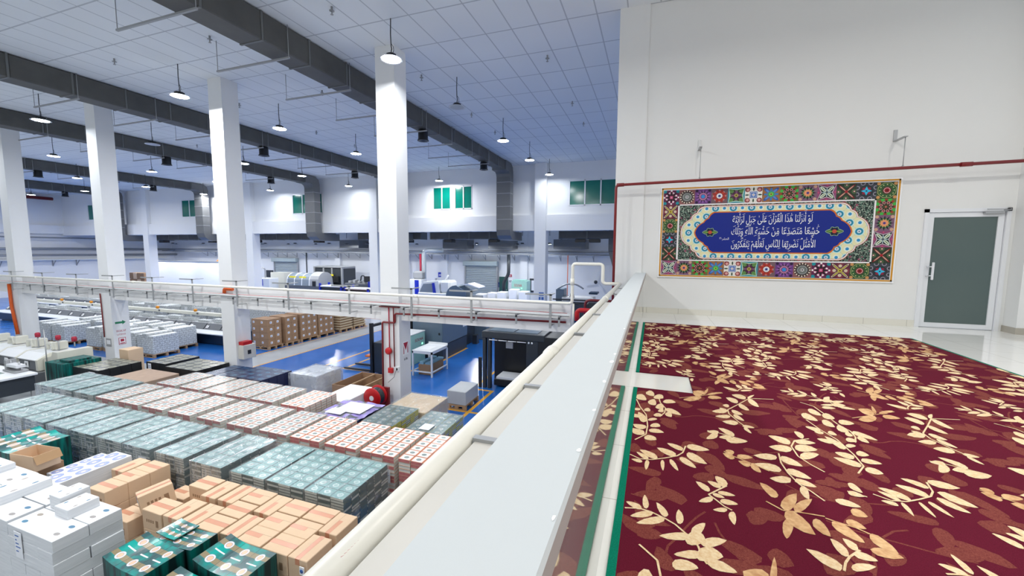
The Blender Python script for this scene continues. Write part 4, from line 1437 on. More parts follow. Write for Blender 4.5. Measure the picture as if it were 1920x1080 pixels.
# orange pipes
tag(MB().tube(bend([(-23.30, 8.29, 2.84), (-23.28, 8.29, 2.0), (-23.05, 8.29, .9)], .1), .05, 10).build('orange_pipe', M_ORANGE), 'bright orange pipe slanting down the fourth hall column', 'pipe')
tag(MB().tube(bend([(-11.35, 8.29, 3.08), (-11.68, 8.29, 3.08), (-11.70, 8.29, 2.96)], .03), .045, 10).build('orange_pipe', M_ORANGE), 'short orange elbow pipe at the second hall column just above the tray', 'pipe')
tag(MB().tube(bend([(-1.0, 8.3, 3.02), (-1.45, 8.3, 3.02), (-1.45, 8.3, 2.8)], .08), .05, 10).build('red_elbow', M_RED), 'stout red elbow pipe by the end of the beam at the parapet', 'pipe')

# beige trunking outside the parapet
t = thing('cable_trunking', 'beige metal cable trunking fixed along the outer side of the parapet', 'trunking', (0, 0, 0))
for a, b_ in ((-1.5, 1.22), (1.23, 1.80), (1.81, 3.05), (3.16, 4.1), (4.12, 5.2)):
    m = MB().box(-.545, -.312, a, b_, 3.44, 3.575)
    m.box(-.552, -.312, a, b_, 3.575, 3.60)
    m.box(-.45, -.444, a + .05, b_ - .05, 3.60, 3.603)
    m.build('trunk_length', M_BEIGE, t)
for y in (1.225, 1.805, 3.1, 4.11): MB().box(-.56, -.312, y - .014, y + .014, 3.44, 3.612).build('joint_strap', M_STEEL, t)
MB().box(-.78, -.312, 3.06, 3.15, 3.40, 3.47).build('support_arm', M_STEEL, t)
MB().lathe([(.0, .012), (.008, .01), (.011, 0)], (-.47, .72, 3.60), seg=8).build('lid_screw', M_ALU, t)
tag(MB().bbox(-1.30, -.315, 5.75, 7.3, 2.76, 2.95, .02).build('duct_box', M_BEIGE), 'beige sheet metal duct box below the pipe at the beam end', 'duct')

# ------------------------------------------------------------------ ceiling ducts
def air_duct(xr, y0, label, drop=True, hang=True):
    t = thing('air_duct', label, 'duct', (xr, 0, 0), 0, 'dark ducts under the hall ceiling')
    wd, yy, k = .62, y0, 0
    n = 0
    while yy < 20.4:
        L = min(1.18, 20.4 - yy)
        s = 1 - .012 * k
        h = .58 * s
        m = MB().bbox(-wd * s, 0, yy, yy + L - .02, 8.93 - h, 8.93, .02)
        m.build('duct_section', M_DUCT, t)
        MB().box(-wd * s - .012, .012, yy + L - .045, yy + L, 8.93 - h - .012, 8.935).build('flange', M_DUCTG, t)
        yy += L
        k += 1
    if drop:
        s = .8
        prof = [(20.4, 8.93), (20.4, 8.46), (20.85, 8.44), (21.0, 8.35), (21.05, 8.2), (21.05, 5.35), (21.55, 5.35), (21.55, 8.45), (21.48, 8.75), (21.2, 8.92)]
        m = MB().prism(prof, 'x', -wd * s - .25, .05)
        m.build('duct_drop', M_DUCTL, t)
        for z in (5.9, 6.6, 7.3, 7.9): MB().box(-wd * s - .262, .062, 21.038, 21.56, z, z + .04).build('drop_band', M_GREY, t)
        prof = [(21.05, 5.35), (21.15, 5.05), (21.4, 4.86), (21.7, 4.80), (23.2, 4.80), (23.2, 5.28), (21.75, 5.28), (21.55, 5.35)]
        MB().prism(prof, 'x', -wd * s - .25, .05).build('duct_foot', M_DUCTL, t)
    for y in (7.1, 12.8, 18.2):
        m = MB().lathe([(.16, 8.40), (.17, 8.38), (.17, 8.10), (.20, 8.06), (.20, 8.04), (.14, 8.05), (0, 8.12)], (-.28, y, 0), seg=16)
        if y > 7.2: m.build('outlet_collar', M_BLACK, t)
    if hang:
        y = 1.4
        while y < 19.5:
            z = 8.30
            m = MB().box(-2.1, .06, y - .02, y + .02, z - .035, z)
            m.tube([(-2.08, y, z), (-2.08, y, 8.95)], .008, 5).tube([(.04, y, z), (.04, y, 8.95)], .008, 5)
            m.build('trapeze_hanger', M_GREY, t)
            y += 1.85
    return t


for i, (x, y0) in enumerate(((-7.5, .5), (-15.0, 1.0), (-21.0, 4.0), (-31.5, 4.0), (-41.6, 8.0))):
    air_duct(x, y0, 'dark air duct under the ceiling, %s run out from the parapet' % ORD[i])
tag(MB().tube([(-51, 8.5, 8.55), (-51, 21.3, 8.55)], .14, 10).build('ceiling_pipe', M_REDPIPE), 'fat dark red pipe under the ceiling along the hall end wall', 'pipe')
# sprinkler heads
sp = None
n = 0
for i, x in enumerate((-2.6, -6.1, -9.5, -12.9, -16.4, -19.8, -23.2)):
    for y in (6.75, 10.0, 13.2, 15.4):
        if (i, y) in ((0, 6.75),): continue
        if sp is None:
            m = MB().tube([(0, 0, .1), (0, 0, .03)], .02, 8).lathe([(0, .03), (.05, .03), (.05, .022), (0, .022)], seg=12).tube([(0, 0, .03), (0, 0, -.04)], .012, 6).lathe([(0, -.04), (.03, -.04), (.03, -.046), (0, -.046)], seg=10)
            sp = m.build('ceiling_sprinkler', M_GREY)
            o = sp
        else:
            o = sp.copy()
            COL.objects.link(o)
        o.location = (x, y, 8.85)
        tag(o, 'small ceiling sprinkler head, %s line out from the parapet, %s row back' % (ORD[i], ORD[(6.75, 10.0, 13.2, 15.4).index(y)]), 'sprinkler', 'sprinkler heads in the hall ceiling')


# ------------------------------------------------------------------ stacks of books on pallets
_cache = {}


def pallet_mesh(w, d):
    k = ('pallet', round(w, 2), round(d, 2))
    if k not in _cache:
        m = MB()
        n = 6
        for i in range(n):
            x = i * (w - .09) / (n - 1)
            m.box(x, x + .09, 0, d, .115, .135)
        for j in range(3):
            y = j * (d - .08) / 2
            m.box(0, w, y, y + .08, .095, .115).box(0, w, y, y + .08, 0, .02)
            for q in (0, (w - .1) / 2, w - .1): m.box(q, q + .1, y, y + .08, .02, .095)
        _cache[k] = m.mesh('pallet', M_WOOD)
    return _cache[k]


def pile_mesh(kind, w, d, n, h, seed):
    """one pile of identical books, spines turned alternately"""
    key = (kind, round(w, 3), round(d, 3), n, seed)
    if key in _cache: return _cache[key]
    r = random.Random(seed * 7 + len(kind))
    m = MB()
    g = .004
    for i in range(n):
        z = i * h
        e = .002
        jx, jy = r.uniform(-.002, .002), r.uniform(-.002, .002)
        x0, x1, y0, y1 = g + jx, w - g + jx, g + jy, d - g + jy
        m.box(x0, x1, y0, y1, z, z + e * 2, 1)
        m.box(x0, x1, y0, y1, z + h - e * 2, z + h - .0006, 1, top=0)
        sp = r.random()
        a0, a1, b0, b1 = x0 + .004, x1 - .004, y0 + .004, y1 - .004
        if kind in ('green', 'dark'):
            if sp < .72: a1 = x1
            side = 3 if sp < .72 else 2
            n0 = len(m.f)
            m.box(a0, a1, b0, b1, z + e * 2, z + h - e * 2, 2, xs=side, ys=2 if r.random() < .55 else 3)
        elif kind == 'pink':
            red = r.random() < .36
            m.box(a0, a1, y0 if red else b0, b1, z + e * 2, z + h - e * 2, 2, ys=3 if red else 2)
        else:
            m.box(x0, x1, y0, y1, z + e * 2, z + h - e * 2, 1)
    mats = {'green': [M_COVG, M_EDGED, M_PAGES, M_EDGEG], 'pink': [M_COVP, M_EDGEC, M_PAGES, M_EDGEP], 'dark': [M_COVGD, M_EDGED, M_PAGES, M_YELLOW],
            'navy': [M_COVN, M_EDGEN, M_PAGES, M_EDGEN], 'olive': [M_COVO, M_EDGEO, M_PAGES, M_EDGEO]}[kind]
    _cache[key] = m.mesh('book_pile', mats)
    return _cache[key]


def film_mesh(w, d, z0, z1, mat, seed):
    r = random.Random(seed)
    key = ('film', round(w, 2), round(d, 2), round(z1, 2), mat.name, seed % 3)
    if key in _cache: return _cache[key]
    m = MB()
    nx, ny, nz = 7, 9, 5
    o = .012

    def j(): return r.uniform(-.006, .006)
    T = [[(-o + (w + 2 * o) * i / nx + (j() if 0 < i < nx else 0), -o + (d + 2 * o) * k / ny, z1 + .008 + j()) for i in range(nx + 1)] for k in range(ny + 1)]
    for k in range(ny):
        for i in range(nx): m.face([T[k][i], T[k][i + 1], T[k + 1][i + 1], T[k + 1][i]], 0, smooth=True)
    def wall(P, out):
        G = [[(p[0] + out[0] * (j() if z else 0), p[1] + out[1] * (j() if z else 0), p[2] - (p[2] - z0) * z / nz) for p in P] for z in range(nz + 1)]
        for z in range(nz):
            for i in range(len(P) - 1): m.face([G[z + 1][i], G[z + 1][i + 1], G[z][i + 1], G[z][i]], 0, smooth=True)
    wall(T[0], (0, 1)); wall([T[k][nx] for k in range(ny + 1)], (1, 0)); wall(T[ny][::-1], (0, 1)); wall([T[k][0] for k in range(ny, -1, -1)], (1, 0))
    _cache[key] = m.mesh('stretch_film', mat)
    return _cache[key]


_seed = [1]


def book_stack(kind, x, y, w, d, nx, ny, nl, h, label, group, film_mat=None, paper=None, name='wrapped_books', short=()):
    t = thing(name, label, 'books', (x, y, 0), 0, group)
    link('pallet', pallet_mesh(w, d), t)
    cw, cd = w / nx, d / ny
    for i in range(nx):
        for k in range(ny):
            _seed[0] += 1
            nn = nl - (1 if (i, k) in short else 0)
            link('book_pile', pile_mesh(kind, cw, cd, nn, h, _seed[0] % 4), t, (i * cw, k * cd, .135))
    top = .135 + nl * h
    if film_mat is not None:
        link('stretch_film', film_mesh(w, d, .16, top, film_mat, _seed[0]), t)
    if paper:
        px, pz, pw, ph, mt = paper
        MB().box(px, px + pw, -.022, -.019, pz, pz + ph, 0).box(px + .015, px + pw - .015, -.0232, -.022, pz + ph * .55, pz + ph * .6, 1).box(px + .015, px + pw - .03, -.0232, -.022, pz + ph * .7, pz + ph * .76, 1).box(px + .02, px + pw - .05, -.0232, -.022, pz + ph * .2, pz + ph * .3, 1).build('paper_slip', [mt, M_INKB], t)
    return t


WB, DB = .665, .96
for i, x in enumerate((-4.42, -5.12, -5.83, -6.70, -7.53, -8.36, -9.09, -9.88, -10.62, -11.42, -12.15, -12.9)):
    book_stack('green', x, 4.06, WB, DB, 3, 6, 20, .0408, 'shrink-wrapped green book pallet, %s from the parapet in the row behind the cartons' % ORD[i],
               'green books behind the cartons', M_FILM if i < 3 else M_FILMS, (.42, .70, .2, .12, M_PAPERL) if i in (2, 5) else None)
for i, x in enumerate((-12.45, -13.28, -14.05)):
    book_stack('green', x, 5.25, WB + .03, DB, 3, 6, 20, .0408, 'shrink-wrapped green book pallet beyond the cream rows, %s from the cream books' % ORD[i],
               'green books beyond the cream ones', M_FILMS)
for i, x in enumerate((-2.97, -3.71, -4.45, -5.19, -5.96, -6.70, -7.53, -8.35, -9.20, -10.02, -10.80, -11.60)):
    book_stack('pink', x, 5.22, WB - (.0 if x < -3 else .1), DB, 3, 6, 15, .0543, 'cream and orange book pallet, %s from the parapet in the row behind the green books' % ORD[i],
               'cream and orange books, nearer row', M_FILM if i > 4 else None, (.40, .52, .2, .22, M_PAPERL) if i == 2 else None)
for i, x in enumerate((-7.41, -8.30, -9.06, -9.82, -10.60, -11.42)):
    book_stack('pink', x, 6.30, WB, .92, 3, 6, 15, .0543, 'cream and orange book pallet, %s from the hose reel in the farther cream row' % ORD[i],
               'cream and orange books, farther row', M_FILM if i else None)
book_stack('dark', -5.25, 6.24, .70, .92, 3, 6, 19, .0408, 'wrapped pallet of dark green books in front of the brown wrapped load', 'dark green books by the blue floor', M_FILM)
book_stack('dark', -4.25, 6.24, .74, .92, 3, 6, 19, .0408, 'wrapped dark green book pallet with a white paper on top, beside the open floor', 'dark green books by the blue floor', M_FILM)
tag(MB().box(-4.02, -3.80, 6.3, 6.55, .926, .930).build('paper_sheet', M_PAPERL), 'white paper lying on the dark green books beside the blue floor', 'paper')
book_stack('dark', -2.93, 4.18, .60, .88, 3, 5, 20, .0408, 'wrapped grey-green books with yellow page bands, under the trunking by the parapet', None, M_FILM)
# olive and navy loads in the back row
def dark_load(kind, x, y, w, d, nx, ny, label, group, paper=None, nl=14, h=.0543):
    return book_stack(kind, x, y, w, d, nx, ny, nl, h, label, group, None, paper, 'book_load')


dark_load('olive', -15.4, 6.5, 1.2, 1.0, 4, 4, 'black-edged olive book pallet with a large paper slip, farthest of the olive loads', 'olive book loads', (.80, .5, .28, .34, M_PAPER))
dark_load('olive', -14.1, 7.55, .86, .95, 3, 4, 'black-edged olive book pallet with a narrow white slip, middle one of the olive loads', 'olive book loads', (.12, .6, .14, .26, M_PAPER))
dark_load('olive', -13.0, 7.40, 1.3, .92, 4, 4, 'black-edged olive book pallet without a slip, beside the second hall column', 'olive book loads')
dark_load('navy', -11.5, 7.42, .42, .9, 3, 4, 'navy blue pallet of books, first beyond the olive loads', 'navy book loads', None, 13)
dark_load('navy', -11.05, 7.42, .44, .9, 3, 4, 'navy blue pallet of books, second beyond the olive loads', 'navy book loads', None, 13)
dark_load('navy', -10.58, 7.4, 1.25, .95, 4, 4, 'large navy blue pallet of books beside the white film-wrapped block', 'navy book loads', (.62, .62, .14, .1, M_PAPER), 14)

# ------------------------------------------------------------------ loose sheets and blocks
def sheet_stack(name, x0, x1, y0, y1, z0, z1, curl, mats, label, cat, group=None, axis='x', rz=0.0, bow=0):
    """a stack of printed sheets whose edges curl"""
    w, d = x1 - x0, y1 - y0
    nx, ny = 12, 8
    m = MB()

    def zt(i, k):
        u = (i / nx - .5) * 2 if axis == 'x' else (k / ny - .5) * 2
        return z1 - z0 + curl * u * abs(u) + bow * (u * u - .3)
    for k in range(ny):
        for i in range(nx):
            P = [(-w / 2 + w * a / nx, -d / 2 + d * b / ny, zt(a, b)) for a, b in ((i, k), (i + 1, k), (i + 1, k + 1), (i, k + 1))]
            m.face(P, 0, [(a / nx, b / ny) for a, b in ((i, k), (i + 1, k), (i + 1, k + 1), (i, k + 1))], True)
    for k, s in ((0, 1), (ny, -1)):
        for i in range(nx):
            a, b = (i, i + 1) if s > 0 else (i + 1, i)
            y = -d / 2 + d * k / ny
            m.face([(-w / 2 + w * a / nx, y, 0), (-w / 2 + w * b / nx, y, 0), (-w / 2 + w * b / nx, y, zt(b, k)), (-w / 2 + w * a / nx, y, zt(a, k))], 1)
    for i, s in ((nx, 1), (0, -1)):
        for k in range(ny):
            a, b = (k, k + 1) if s > 0 else (k + 1, k)
            x = -w / 2 + w * i / nx
            m.face([(x, -d / 2 + d * a / ny, 0), (x, -d / 2 + d * b / ny, 0), (x, -d / 2 + d * b / ny, zt(i, b)), (x, -d / 2 + d * a / ny, zt(i, a))], 1)
    m.face([(-w / 2, d / 2, 0), (w / 2, d / 2, 0), (w / 2, -d / 2, 0), (-w / 2, -d / 2, 0)], 1)
    o = m.build(name, mats, None, ((x0 + x1) / 2, (y0 + y1) / 2, z0), rz)
    return tag(o, label, cat, group)


def lone_pallet(x, y, w, d, label):
    tag(link('pallet', pallet_mesh(w, d), None, (x, y, 0)), label, 'pallet', 'wooden pallets on the hall floor')


G_ = 'stacks of teal cover sheets'
CM = [M_COVSHEET, M_COVEDGE]
lone_pallet(-5.34, 2.2, .84, .86, 'wooden pallet under the teal cover sheets beside the white stacks')
lone_pallet(-4.46, 2.2, .84, .86, 'wooden pallet under the teal cover sheets beside the taped cartons')
sheet_stack('cover_sheet_stack', -5.33, -4.70, 2.33, 2.735, .136, .985, -.025, CM, 'tall stack of teal printed cover sheets beside the white book blocks', 'printed sheets', G_, 'x', -.03, .03)
sheet_stack('cover_sheet_stack', -5.30, -4.62, 2.745, 3.03, .136, .955, .03, CM, 'stack of teal printed cover sheets behind the tall one, under a loose sheet', 'printed sheets', G_, 'x', 0)
sheet_stack('cover_sheet', -5.30, -4.96, 2.80, 3.06, .972, .978, 0, CM, 'small batch of teal cover sheets lying on the rear teal stack', 'printed sheets', None, 'x', -.05, .012)
sheet_stack('cover_sheet_stack', -4.40, -3.72, 2.62, 3.03, .136, .985, -.03, CM, 'stack of teal printed cover sheets in front of the cartons by the cream pipe', 'printed sheets', G_, 'x', 0, .035)
sheet_stack('cover_sheet_stack', -4.52, -3.80, 2.17, 2.58, .136, .93, -.02, CM, 'lower stack of teal cover sheets at the bottom edge of the view', 'printed sheets', G_, 'x', 0, .02)
lone_pallet(-10.5, 3.0, 1.05, .95, 'wooden pallet under the teal cover sheets beside the streaky wrapped books')
sheet_stack('cover_sheet_stack', -10.45, -9.98, 3.2, 3.9, .136, .97, -.02, CM, 'stack of teal cover sheets in front of the wrapped green books, farther half', 'printed sheets', G_, 'x', 0, .03)
sheet_stack('cover_sheet_stack', -9.96, -9.5, 3.2, 3.9, .136, .98, -.02, CM, 'stack of teal cover sheets in front of the wrapped green books, nearer half', 'printed sheets', G_, 'x', 0, .03)
lone_pallet(-8.55, 2.9, .81, .98, 'wooden pallet under the sheets with blue roundels')
sheet_stack('roundel_sheet_stack', -8.14, -7.75, 3.0, 3.86, .136, .95, 0, [M_ROUNDEL, M_SHEETS], 'stack of white sheets printed with pale blue roundels behind the cartons', 'printed sheets')
sheet_stack('roundel_sheet_stack', -8.52, -8.16, 3.2, 3.85, .136, .86, 0, [M_ROUNDEL, M_SHEETS], 'lower stack of roundel sheets beside the open carton', 'printed sheets')
# white unbound book blocks
def white_load(x, y, w, d, top, nl, where, tops=()):
    lone_pallet(x - .03, y - .03, w + .06, d + .06, 'wooden pallet under the white book blocks %s' % where)
    h = (top - .14) / nl
    r = random.Random(int(x * 100))
    for l in range(nl):
        n = 3 if l % 2 == 0 else 2
        for k in range(n):
            if l % 2 == 0: bx = (x + w * k / n, x + w * (k + 1) / n - .008, y, y + d)
            else: bx = (x, x + w, y + d * k / n, y + d * (k + 1) / n - .008)
            g = r.uniform(-.003, .003)
            key = ('wb', round(bx[1] - bx[0], 3), round(bx[3] - bx[2], 3), round(h, 3))
            if key not in _cache:
                m = MB()
                ww, dd = bx[1] - bx[0], bx[3] - bx[2]
                m.bbox(0, ww, 0, dd, 0, h - .003, .003, 1)
                m.box(.003, ww - .003, .003, dd - .003, h - .004, h - .002, 1, top=0)
                _cache[key] = m.mesh('book_block', [M_BLOCKTOP, M_SHEETS])
            o = link('book_block', _cache[key], None, (bx[0] + g, bx[2] + g, .138 + l * h))
            up = nl - 1 - l
            lv = 'topmost layer' if up == 0 else '%s layer down' % ORD[up]
            tag(o, 'white book block, %s in the load %s, %s along' % (lv, where, ORD[k]), 'book block', 'white book blocks ' + where)
    for q, (bx0, bx1, by0, by1, hh) in enumerate(tops):
        m = MB()
        m.bbox(0, bx1 - bx0, 0, by1 - by0, 0, hh, .004, 1).box(.004, bx1 - bx0 - .004, .004, by1 - by0 - .004, hh - .001, hh + .001, 1, top=0)
        o = m.build('book_block', [M_BLOCKTOP, M_SHEETS], None, (bx0, by0, .138 + nl * h))
        tag(o, 'short white book block on top of the load %s, %s one' % (where, ORD[q]), 'book block', 'white book blocks ' + where)


white_load(-6.66, 2.16, .86, .60, 1.2, 8, 'with a pinned slip', ((-6.36, -6.10, 2.42, 2.70, .11), (-6.60, -6.38, 2.48, 2.75, .16)))
t = MB().box(-6.50, -6.36, 2.148, 2.152, .86, 1.16, 0)
for z in (1.11, 1.06, 1.02, .98, .93): t.box(-6.48, -6.42 + .03 * math.sin(z * 40), 2.1465, 2.148, z, z + .012, 1)
tag(t.build('paper_slip', [M_PAPERL, M_INKB]), 'printed paper slip hanging on the front of the white book blocks', 'paper')
white_load(-7.62, 2.18, .90, .62, 1.2, 8, 'second from the cartons', ((-7.55, -7.2, 2.3, 2.75, .1),))
white_load(-8.65, 2.20, .92, .64, 1.22, 8, 'third from the cartons', ((-8.6, -8.2, 2.3, 2.8, .08),))
white_load(-9.70, 2.25, .95, .66, 1.15, 7, 'fourth from the cartons', ((-9.6, -9.2, 2.35, 2.8, .1),))

# ------------------------------------------------------------------ cardboard cartons
CW, CD, CH = .370, .268, .253


def carton_proto(v):
    key = ('carton', v)
    t = thing('carton', '', 'carton')
    m = MB().bbox(-CW / 2, CW / 2, -CD / 2, CD / 2, 0, CH, .006)
    m.build('carton_body', M_CARD, t)
    m = MB().box(-CW / 2 - .001, CW / 2 * (.25 if v == 1 else 1), -.030, .030, CH - .001, CH + .0012)
    m.box(-CW / 2 - .0012, -CW / 2, -.030, .030, CH - .07, CH).build('packing_tape', M_TAPE, t)
    MB().box(-CW / 2 + .01, CW / 2 - .01, .03, .0325, CH - .0005, CH + .0008).build('flap_seam', M_CARDD, t)
    for s in (1, -1):
        m = MB()
        y = s * (CD / 2 + .0008)
        for k in range(4): m.face([(-.11 + k * .04, y, .10), (-.085 + k * .04, y, .10), (-.085 + k * .04, y, .14), (-.11 + k * .04, y, .14)][::s], 0)
        m.face([(.07, y, .06), (.12, y, .06), (.12, y, .15), (.07, y, .15)][::s], 0)
        m.build('printed_mark', M_CARDD, t)
    return t


cprotos = [carton_proto(0), carton_proto(1)]
cused = [False, False]
ncart = [0]


def carton(cx, cy, z, along_y, label, group, tilt=None, v=None):
    v = ncart[0] % 2 if v is None else v
    ncart[0] += 1
    if not cused[v]: o = cprotos[v]; cused[v] = True
    else: o = copy_tree(cprotos[v])
    o.location = (cx, cy, z)
    o.rotation_euler = tilt if tilt else (0, 0, math.pi / 2 if along_y else 0)
    tag(o, label, 'carton', group)
    return o


lay = {
    'farthest from the parapet': [(-5.925, 3.235, 0), (-5.588, 3.295, 1), (-5.935, 3.80, 0), (-5.58, 3.745, 1)],
    'third from the parapet': [(-5.275, 3.755, 1), (-4.94, 3.81, 0), (-4.94, 3.52, 0), (-5.275, 3.30, 1), (-4.94, 3.235, 0)],
    'second from the parapet': [(-4.595, 3.74, 1), (-4.26, 3.80, 0), (-4.26, 3.515, 0), (-4.595, 3.31, 1), (-4.26, 3.245, 0)],
    'beside the cream pipe': [(-3.86, 3.80, 0), (-3.86, 3.515, 0), (-3.86, 3.245, 0), (-3.53, 3.73, 1), (-3.53, 3.30, 1)],
    'under the parapet trunking': [(-2.77, 3.785, 0), (-2.77, 3.51, 0), (-2.77, 3.235, 0)],
}
for pi_, (nm, cs) in enumerate(lay.items()):
    xs0, xs1 = min(c[0] - (.134 if c[2] else .185) for c in cs), max(c[0] + (.134 if c[2] else .185) for c in cs)
    lone_pallet(xs0, 3.1, xs1 - xs0, .86, 'wooden pallet under the cartons %s' % nm)
    for l in range(3):
        for k, (x, y, ay) in enumerate(cs):
            carton(x, y, .137 + l * (CH + .0015), ay, 'taped carton, %s layer of the pallet %s, %s, %s' % (('bottom', 'middle', 'top')[l], nm, 'front' if y < 3.4 else 'middle' if y < 3.6 else 'rear', 'pointing away' if ay else 'lying crosswise'), 'cartons on the pallet ' + nm)
    if pi_ == 0:
        for l in range(2): carton(-5.935, 3.517, .137 + l * (CH + .0015), 0, 'brown carton in the %s layer inside the gap below the tilted carton' % ('bottom', 'middle')[l], None)
# label on the lower carton facing the white stacks
tag(MB().box(-6.06, -5.96, 3.094, 3.099, .46, .61, 0).lathe([(0, 3.0925), (.04, 3.0925), (.04, 3.094)], (-6.01, 0, .535), 'y', 16, 1).build('carton_label', [M_PAPER, M_INKB]), 'white label with a blue round emblem on a lower carton', 'label')
tag(MB().box(-3.47, -3.41, 3.084, 3.094, .76, .85, 0).lathe([(0, 3.081), (.022, 3.081), (.022, 3.084)], (-3.44, 0, .805), 'y', 16, 1).build('carton_label', [M_PAPER, M_INKB]), 'white label with a blue round emblem on the carton by the cream pipe', 'label')
# taller row against the roundel sheets
lone_pallet(-7.72, 2.95, 1.34, .95, 'wooden pallet under the cartons beside the roundel sheets')
for l in range(3):
    for k, (x, y, ay) in enumerate(((-7.18, 3.28, 0), (-7.18, 3.55, 0), (-7.18, 3.82, 0), (-7.535, 3.74, 1))):
        carton(x, y, .137 + l * (CH + .0015), ay, 'taped carton, %s layer beside the roundel sheets, %s' % (('bottom', 'middle', 'top')[l], ('crosswise at the front', 'crosswise in the middle', 'crosswise at the back', 'pointing away')[k]), 'cartons beside the roundel sheets')
for l in range(2):
    for k, (x, y, ay) in enumerate(((-6.605, 3.22, 0), (-6.605, 3.50, 0), (-6.45, 3.80, 0))):
        carton(x, y, .137 + l * (CH + .0015), ay, 'carton, %s layer of the two-high group under the tilted carton, %s' % (('bottom', 'top')[l], ('at the front', 'in the middle', 'at the back')[k]), 'two-high cartons')
o = carton(-6.36, 3.42, .70, 0, 'brown carton lying tilted on the two-high cartons, with a blue and white label', None, (math.radians(-8), math.radians(-7), math.radians(68)), 0)
m = MB().box(-CW / 2 - .003, -CW / 2 - .001, -.10, .02, .12, .19, 0).box(-CW / 2 - .003, -CW / 2 - .001, .05, .11, .11, .20, 1)
m.build('address_label', [M_PAPER, M_INKB], o)
# open carton on the white load
t = thing('open_carton', 'open empty carton standing between the white blocks and the teal sheets', 'carton', (-8.72, 3.18, .95), .12)
m = MB()
m.box(-.24, .24, -.15, .15, 0, .006, 1)
m.box(-.24, .24, -.15, -.144, 0, .24, 0).box(-.24, .24, .144, .15, 0, .24, 0).box(-.24, -.234, -.144, .144, 0, .24, 0).box(.234, .24, -.144, .144, 0, .24, 0)
m.build('carton_body', [M_CARD, M_CARDIN], t)
MB().face([(.24, -.15, .24), (.24, .15, .24), (.30, .15, .12), (.30, -.15, .12)]).build('flap', M_CARDIN, t)
lone_pallet(-8.98, 2.94, .40, .5, 'wooden pallet under the brown board below the open carton')
tag(MB().box(-8.96, -8.58, 2.98, 3.42, .137, .945).build('board_stack', M_CARDD), 'stack of brown board under the open carton', 'board')

# ------------------------------------------------------------------ wrapped loads beyond the book rows
t = thing('wrapped_sheet_block', 'white paper block loosely wrapped in clear film beside the navy books', 'paper block', (-9.28, 8.2, 0))
link('pallet', pallet_mesh(.95, .95), t)
MB().bbox(.02, .93, .02, .93, .137, .86, .01).build('paper_block', M_PAPER, t)
link('stretch_film', film_mesh(.95, .95, .1, .87, M_FILMM, 5), t)
t = thing('wooden_crate', 'empty open wooden crate lying behind the white sheets', 'crate', (-8.05, 8.45, 0))
for a in ((0, 1.3, 0, .03), (0, 1.3, 1.17, 1.2), (0, .03, .03, 1.17), (1.27, 1.3, .03, 1.17)):
    MB().box(*a, 0, .62).build('side_board', M_CARDD, t)
for x in (.43, .86): MB().box(x, x + .05, .03, 1.17, .57, .61).build('cross_bar', M_WOOD, t)
MB().box(0, 1.3, 0, 1.2, .0, .012).build('crate_bottom', M_CARDIN, t)
t = thing('wrapped_paper_load', 'low load of white sheets under a white cover between the crate and the hose reel', 'paper block', (-7.36, 7.27, 0))
link('pallet', pallet_mesh(.78, 1.1), t)
MB().bbox(.01, .77, .01, 1.09, .137, .74, .012).build('paper_block', M_PAPER, t)
t = thing('torn_wrapped_books', 'pallet of books in torn purple and white film with loose white sheets on top', 'books', (-6.53, 6.24, 0))
link('pallet', pallet_mesh(1.05, 1.05), t)
for i in range(3):
    for k in range(3): link('book_pile', pile_mesh('navy', .35, .35, 12, .0543, (i + k) % 4), t, (i * .35, k * .35, .135))
M_PURPLE = plain('purple_printed_film', (.34, .28, .62), .3, vary=.6, scale=9)
m = MB()
r = random.Random(3)
N = 9
P = [[(1.05 * i / N, 1.05 * k / N, .80 + r.uniform(0, .035)) for i in range(N + 1)] for k in range(N + 1)]
for k in range(N):
    for i in range(N):
        m.face([P[k][i], P[k][i + 1], P[k + 1][i + 1], P[k + 1][i]], 0 if r.random() < .55 else 1, smooth=True)
m.build('torn_film', [M_PURPLE, M_FILMM], t)
tag(MB().box(-6.28, -5.63, 6.64, 7.14, .842, .852).box(-6.38, -5.98, 6.47, 6.7, .845, .858).build('loose_sheets', M_PAPER), 'loose white sheets on the torn purple wrapped books', 'paper')
t = thing('wrapped_board_load', 'low brown board load under clear film at the foot of the hose reel column', 'board', (-5.42, 7.22, 0))
link('pallet', pallet_mesh(1.0, 1.0), t)
MB().bbox(.01, .99, .01, .99, .137, .80, .01).build('board_block', M_CARD, t)
link('stretch_film', film_mesh(1.0, 1.0, .1, .81, M_FILM, 7), t)
# brown wrapped load beside the far green books
t = thing('wrapped_board_load', 'long brown paper-wrapped load with a torn plastic corner, in front of the olive books', 'board', (-13.4, 6.28, 0))
link('pallet', pallet_mesh(1.36, .92), t)
MB().bbox(.01, 1.35, .01, .91, .137, .86, .012).build('board_block', plain('brown_wrapping_paper', (.42, .30, .22), .55, vary=.15), t)
m = MB().face([(1.02, -.005, .58), (1.36, -.005, .45), (1.365, -.005, .85)], 0).build('torn_plastic', M_FILMM, t)
tag(MB().bbox(-16.38, -15.5, 6.35, 7.2, .0, .98, .012).build('cover_sheet_stack', M_COVEDGE), 'tall block of dark teal cover sheets beside the olive books', 'printed sheets')
tag(MB().bbox(-16.0, -15.55, 6.5, 7.0, .981, 1.04, .006).build('cover_sheet_stack', M_COVEDGE), 'thin batch of dark teal sheets lying on the tall teal block', 'printed sheets')
tag(MB().bbox(-15.75, -15.3, 7.75, 8.15, .0, 1.08, .01).build('carton', M_CARD), 'plain brown carton standing behind the teal cover sheet block', 'carton')
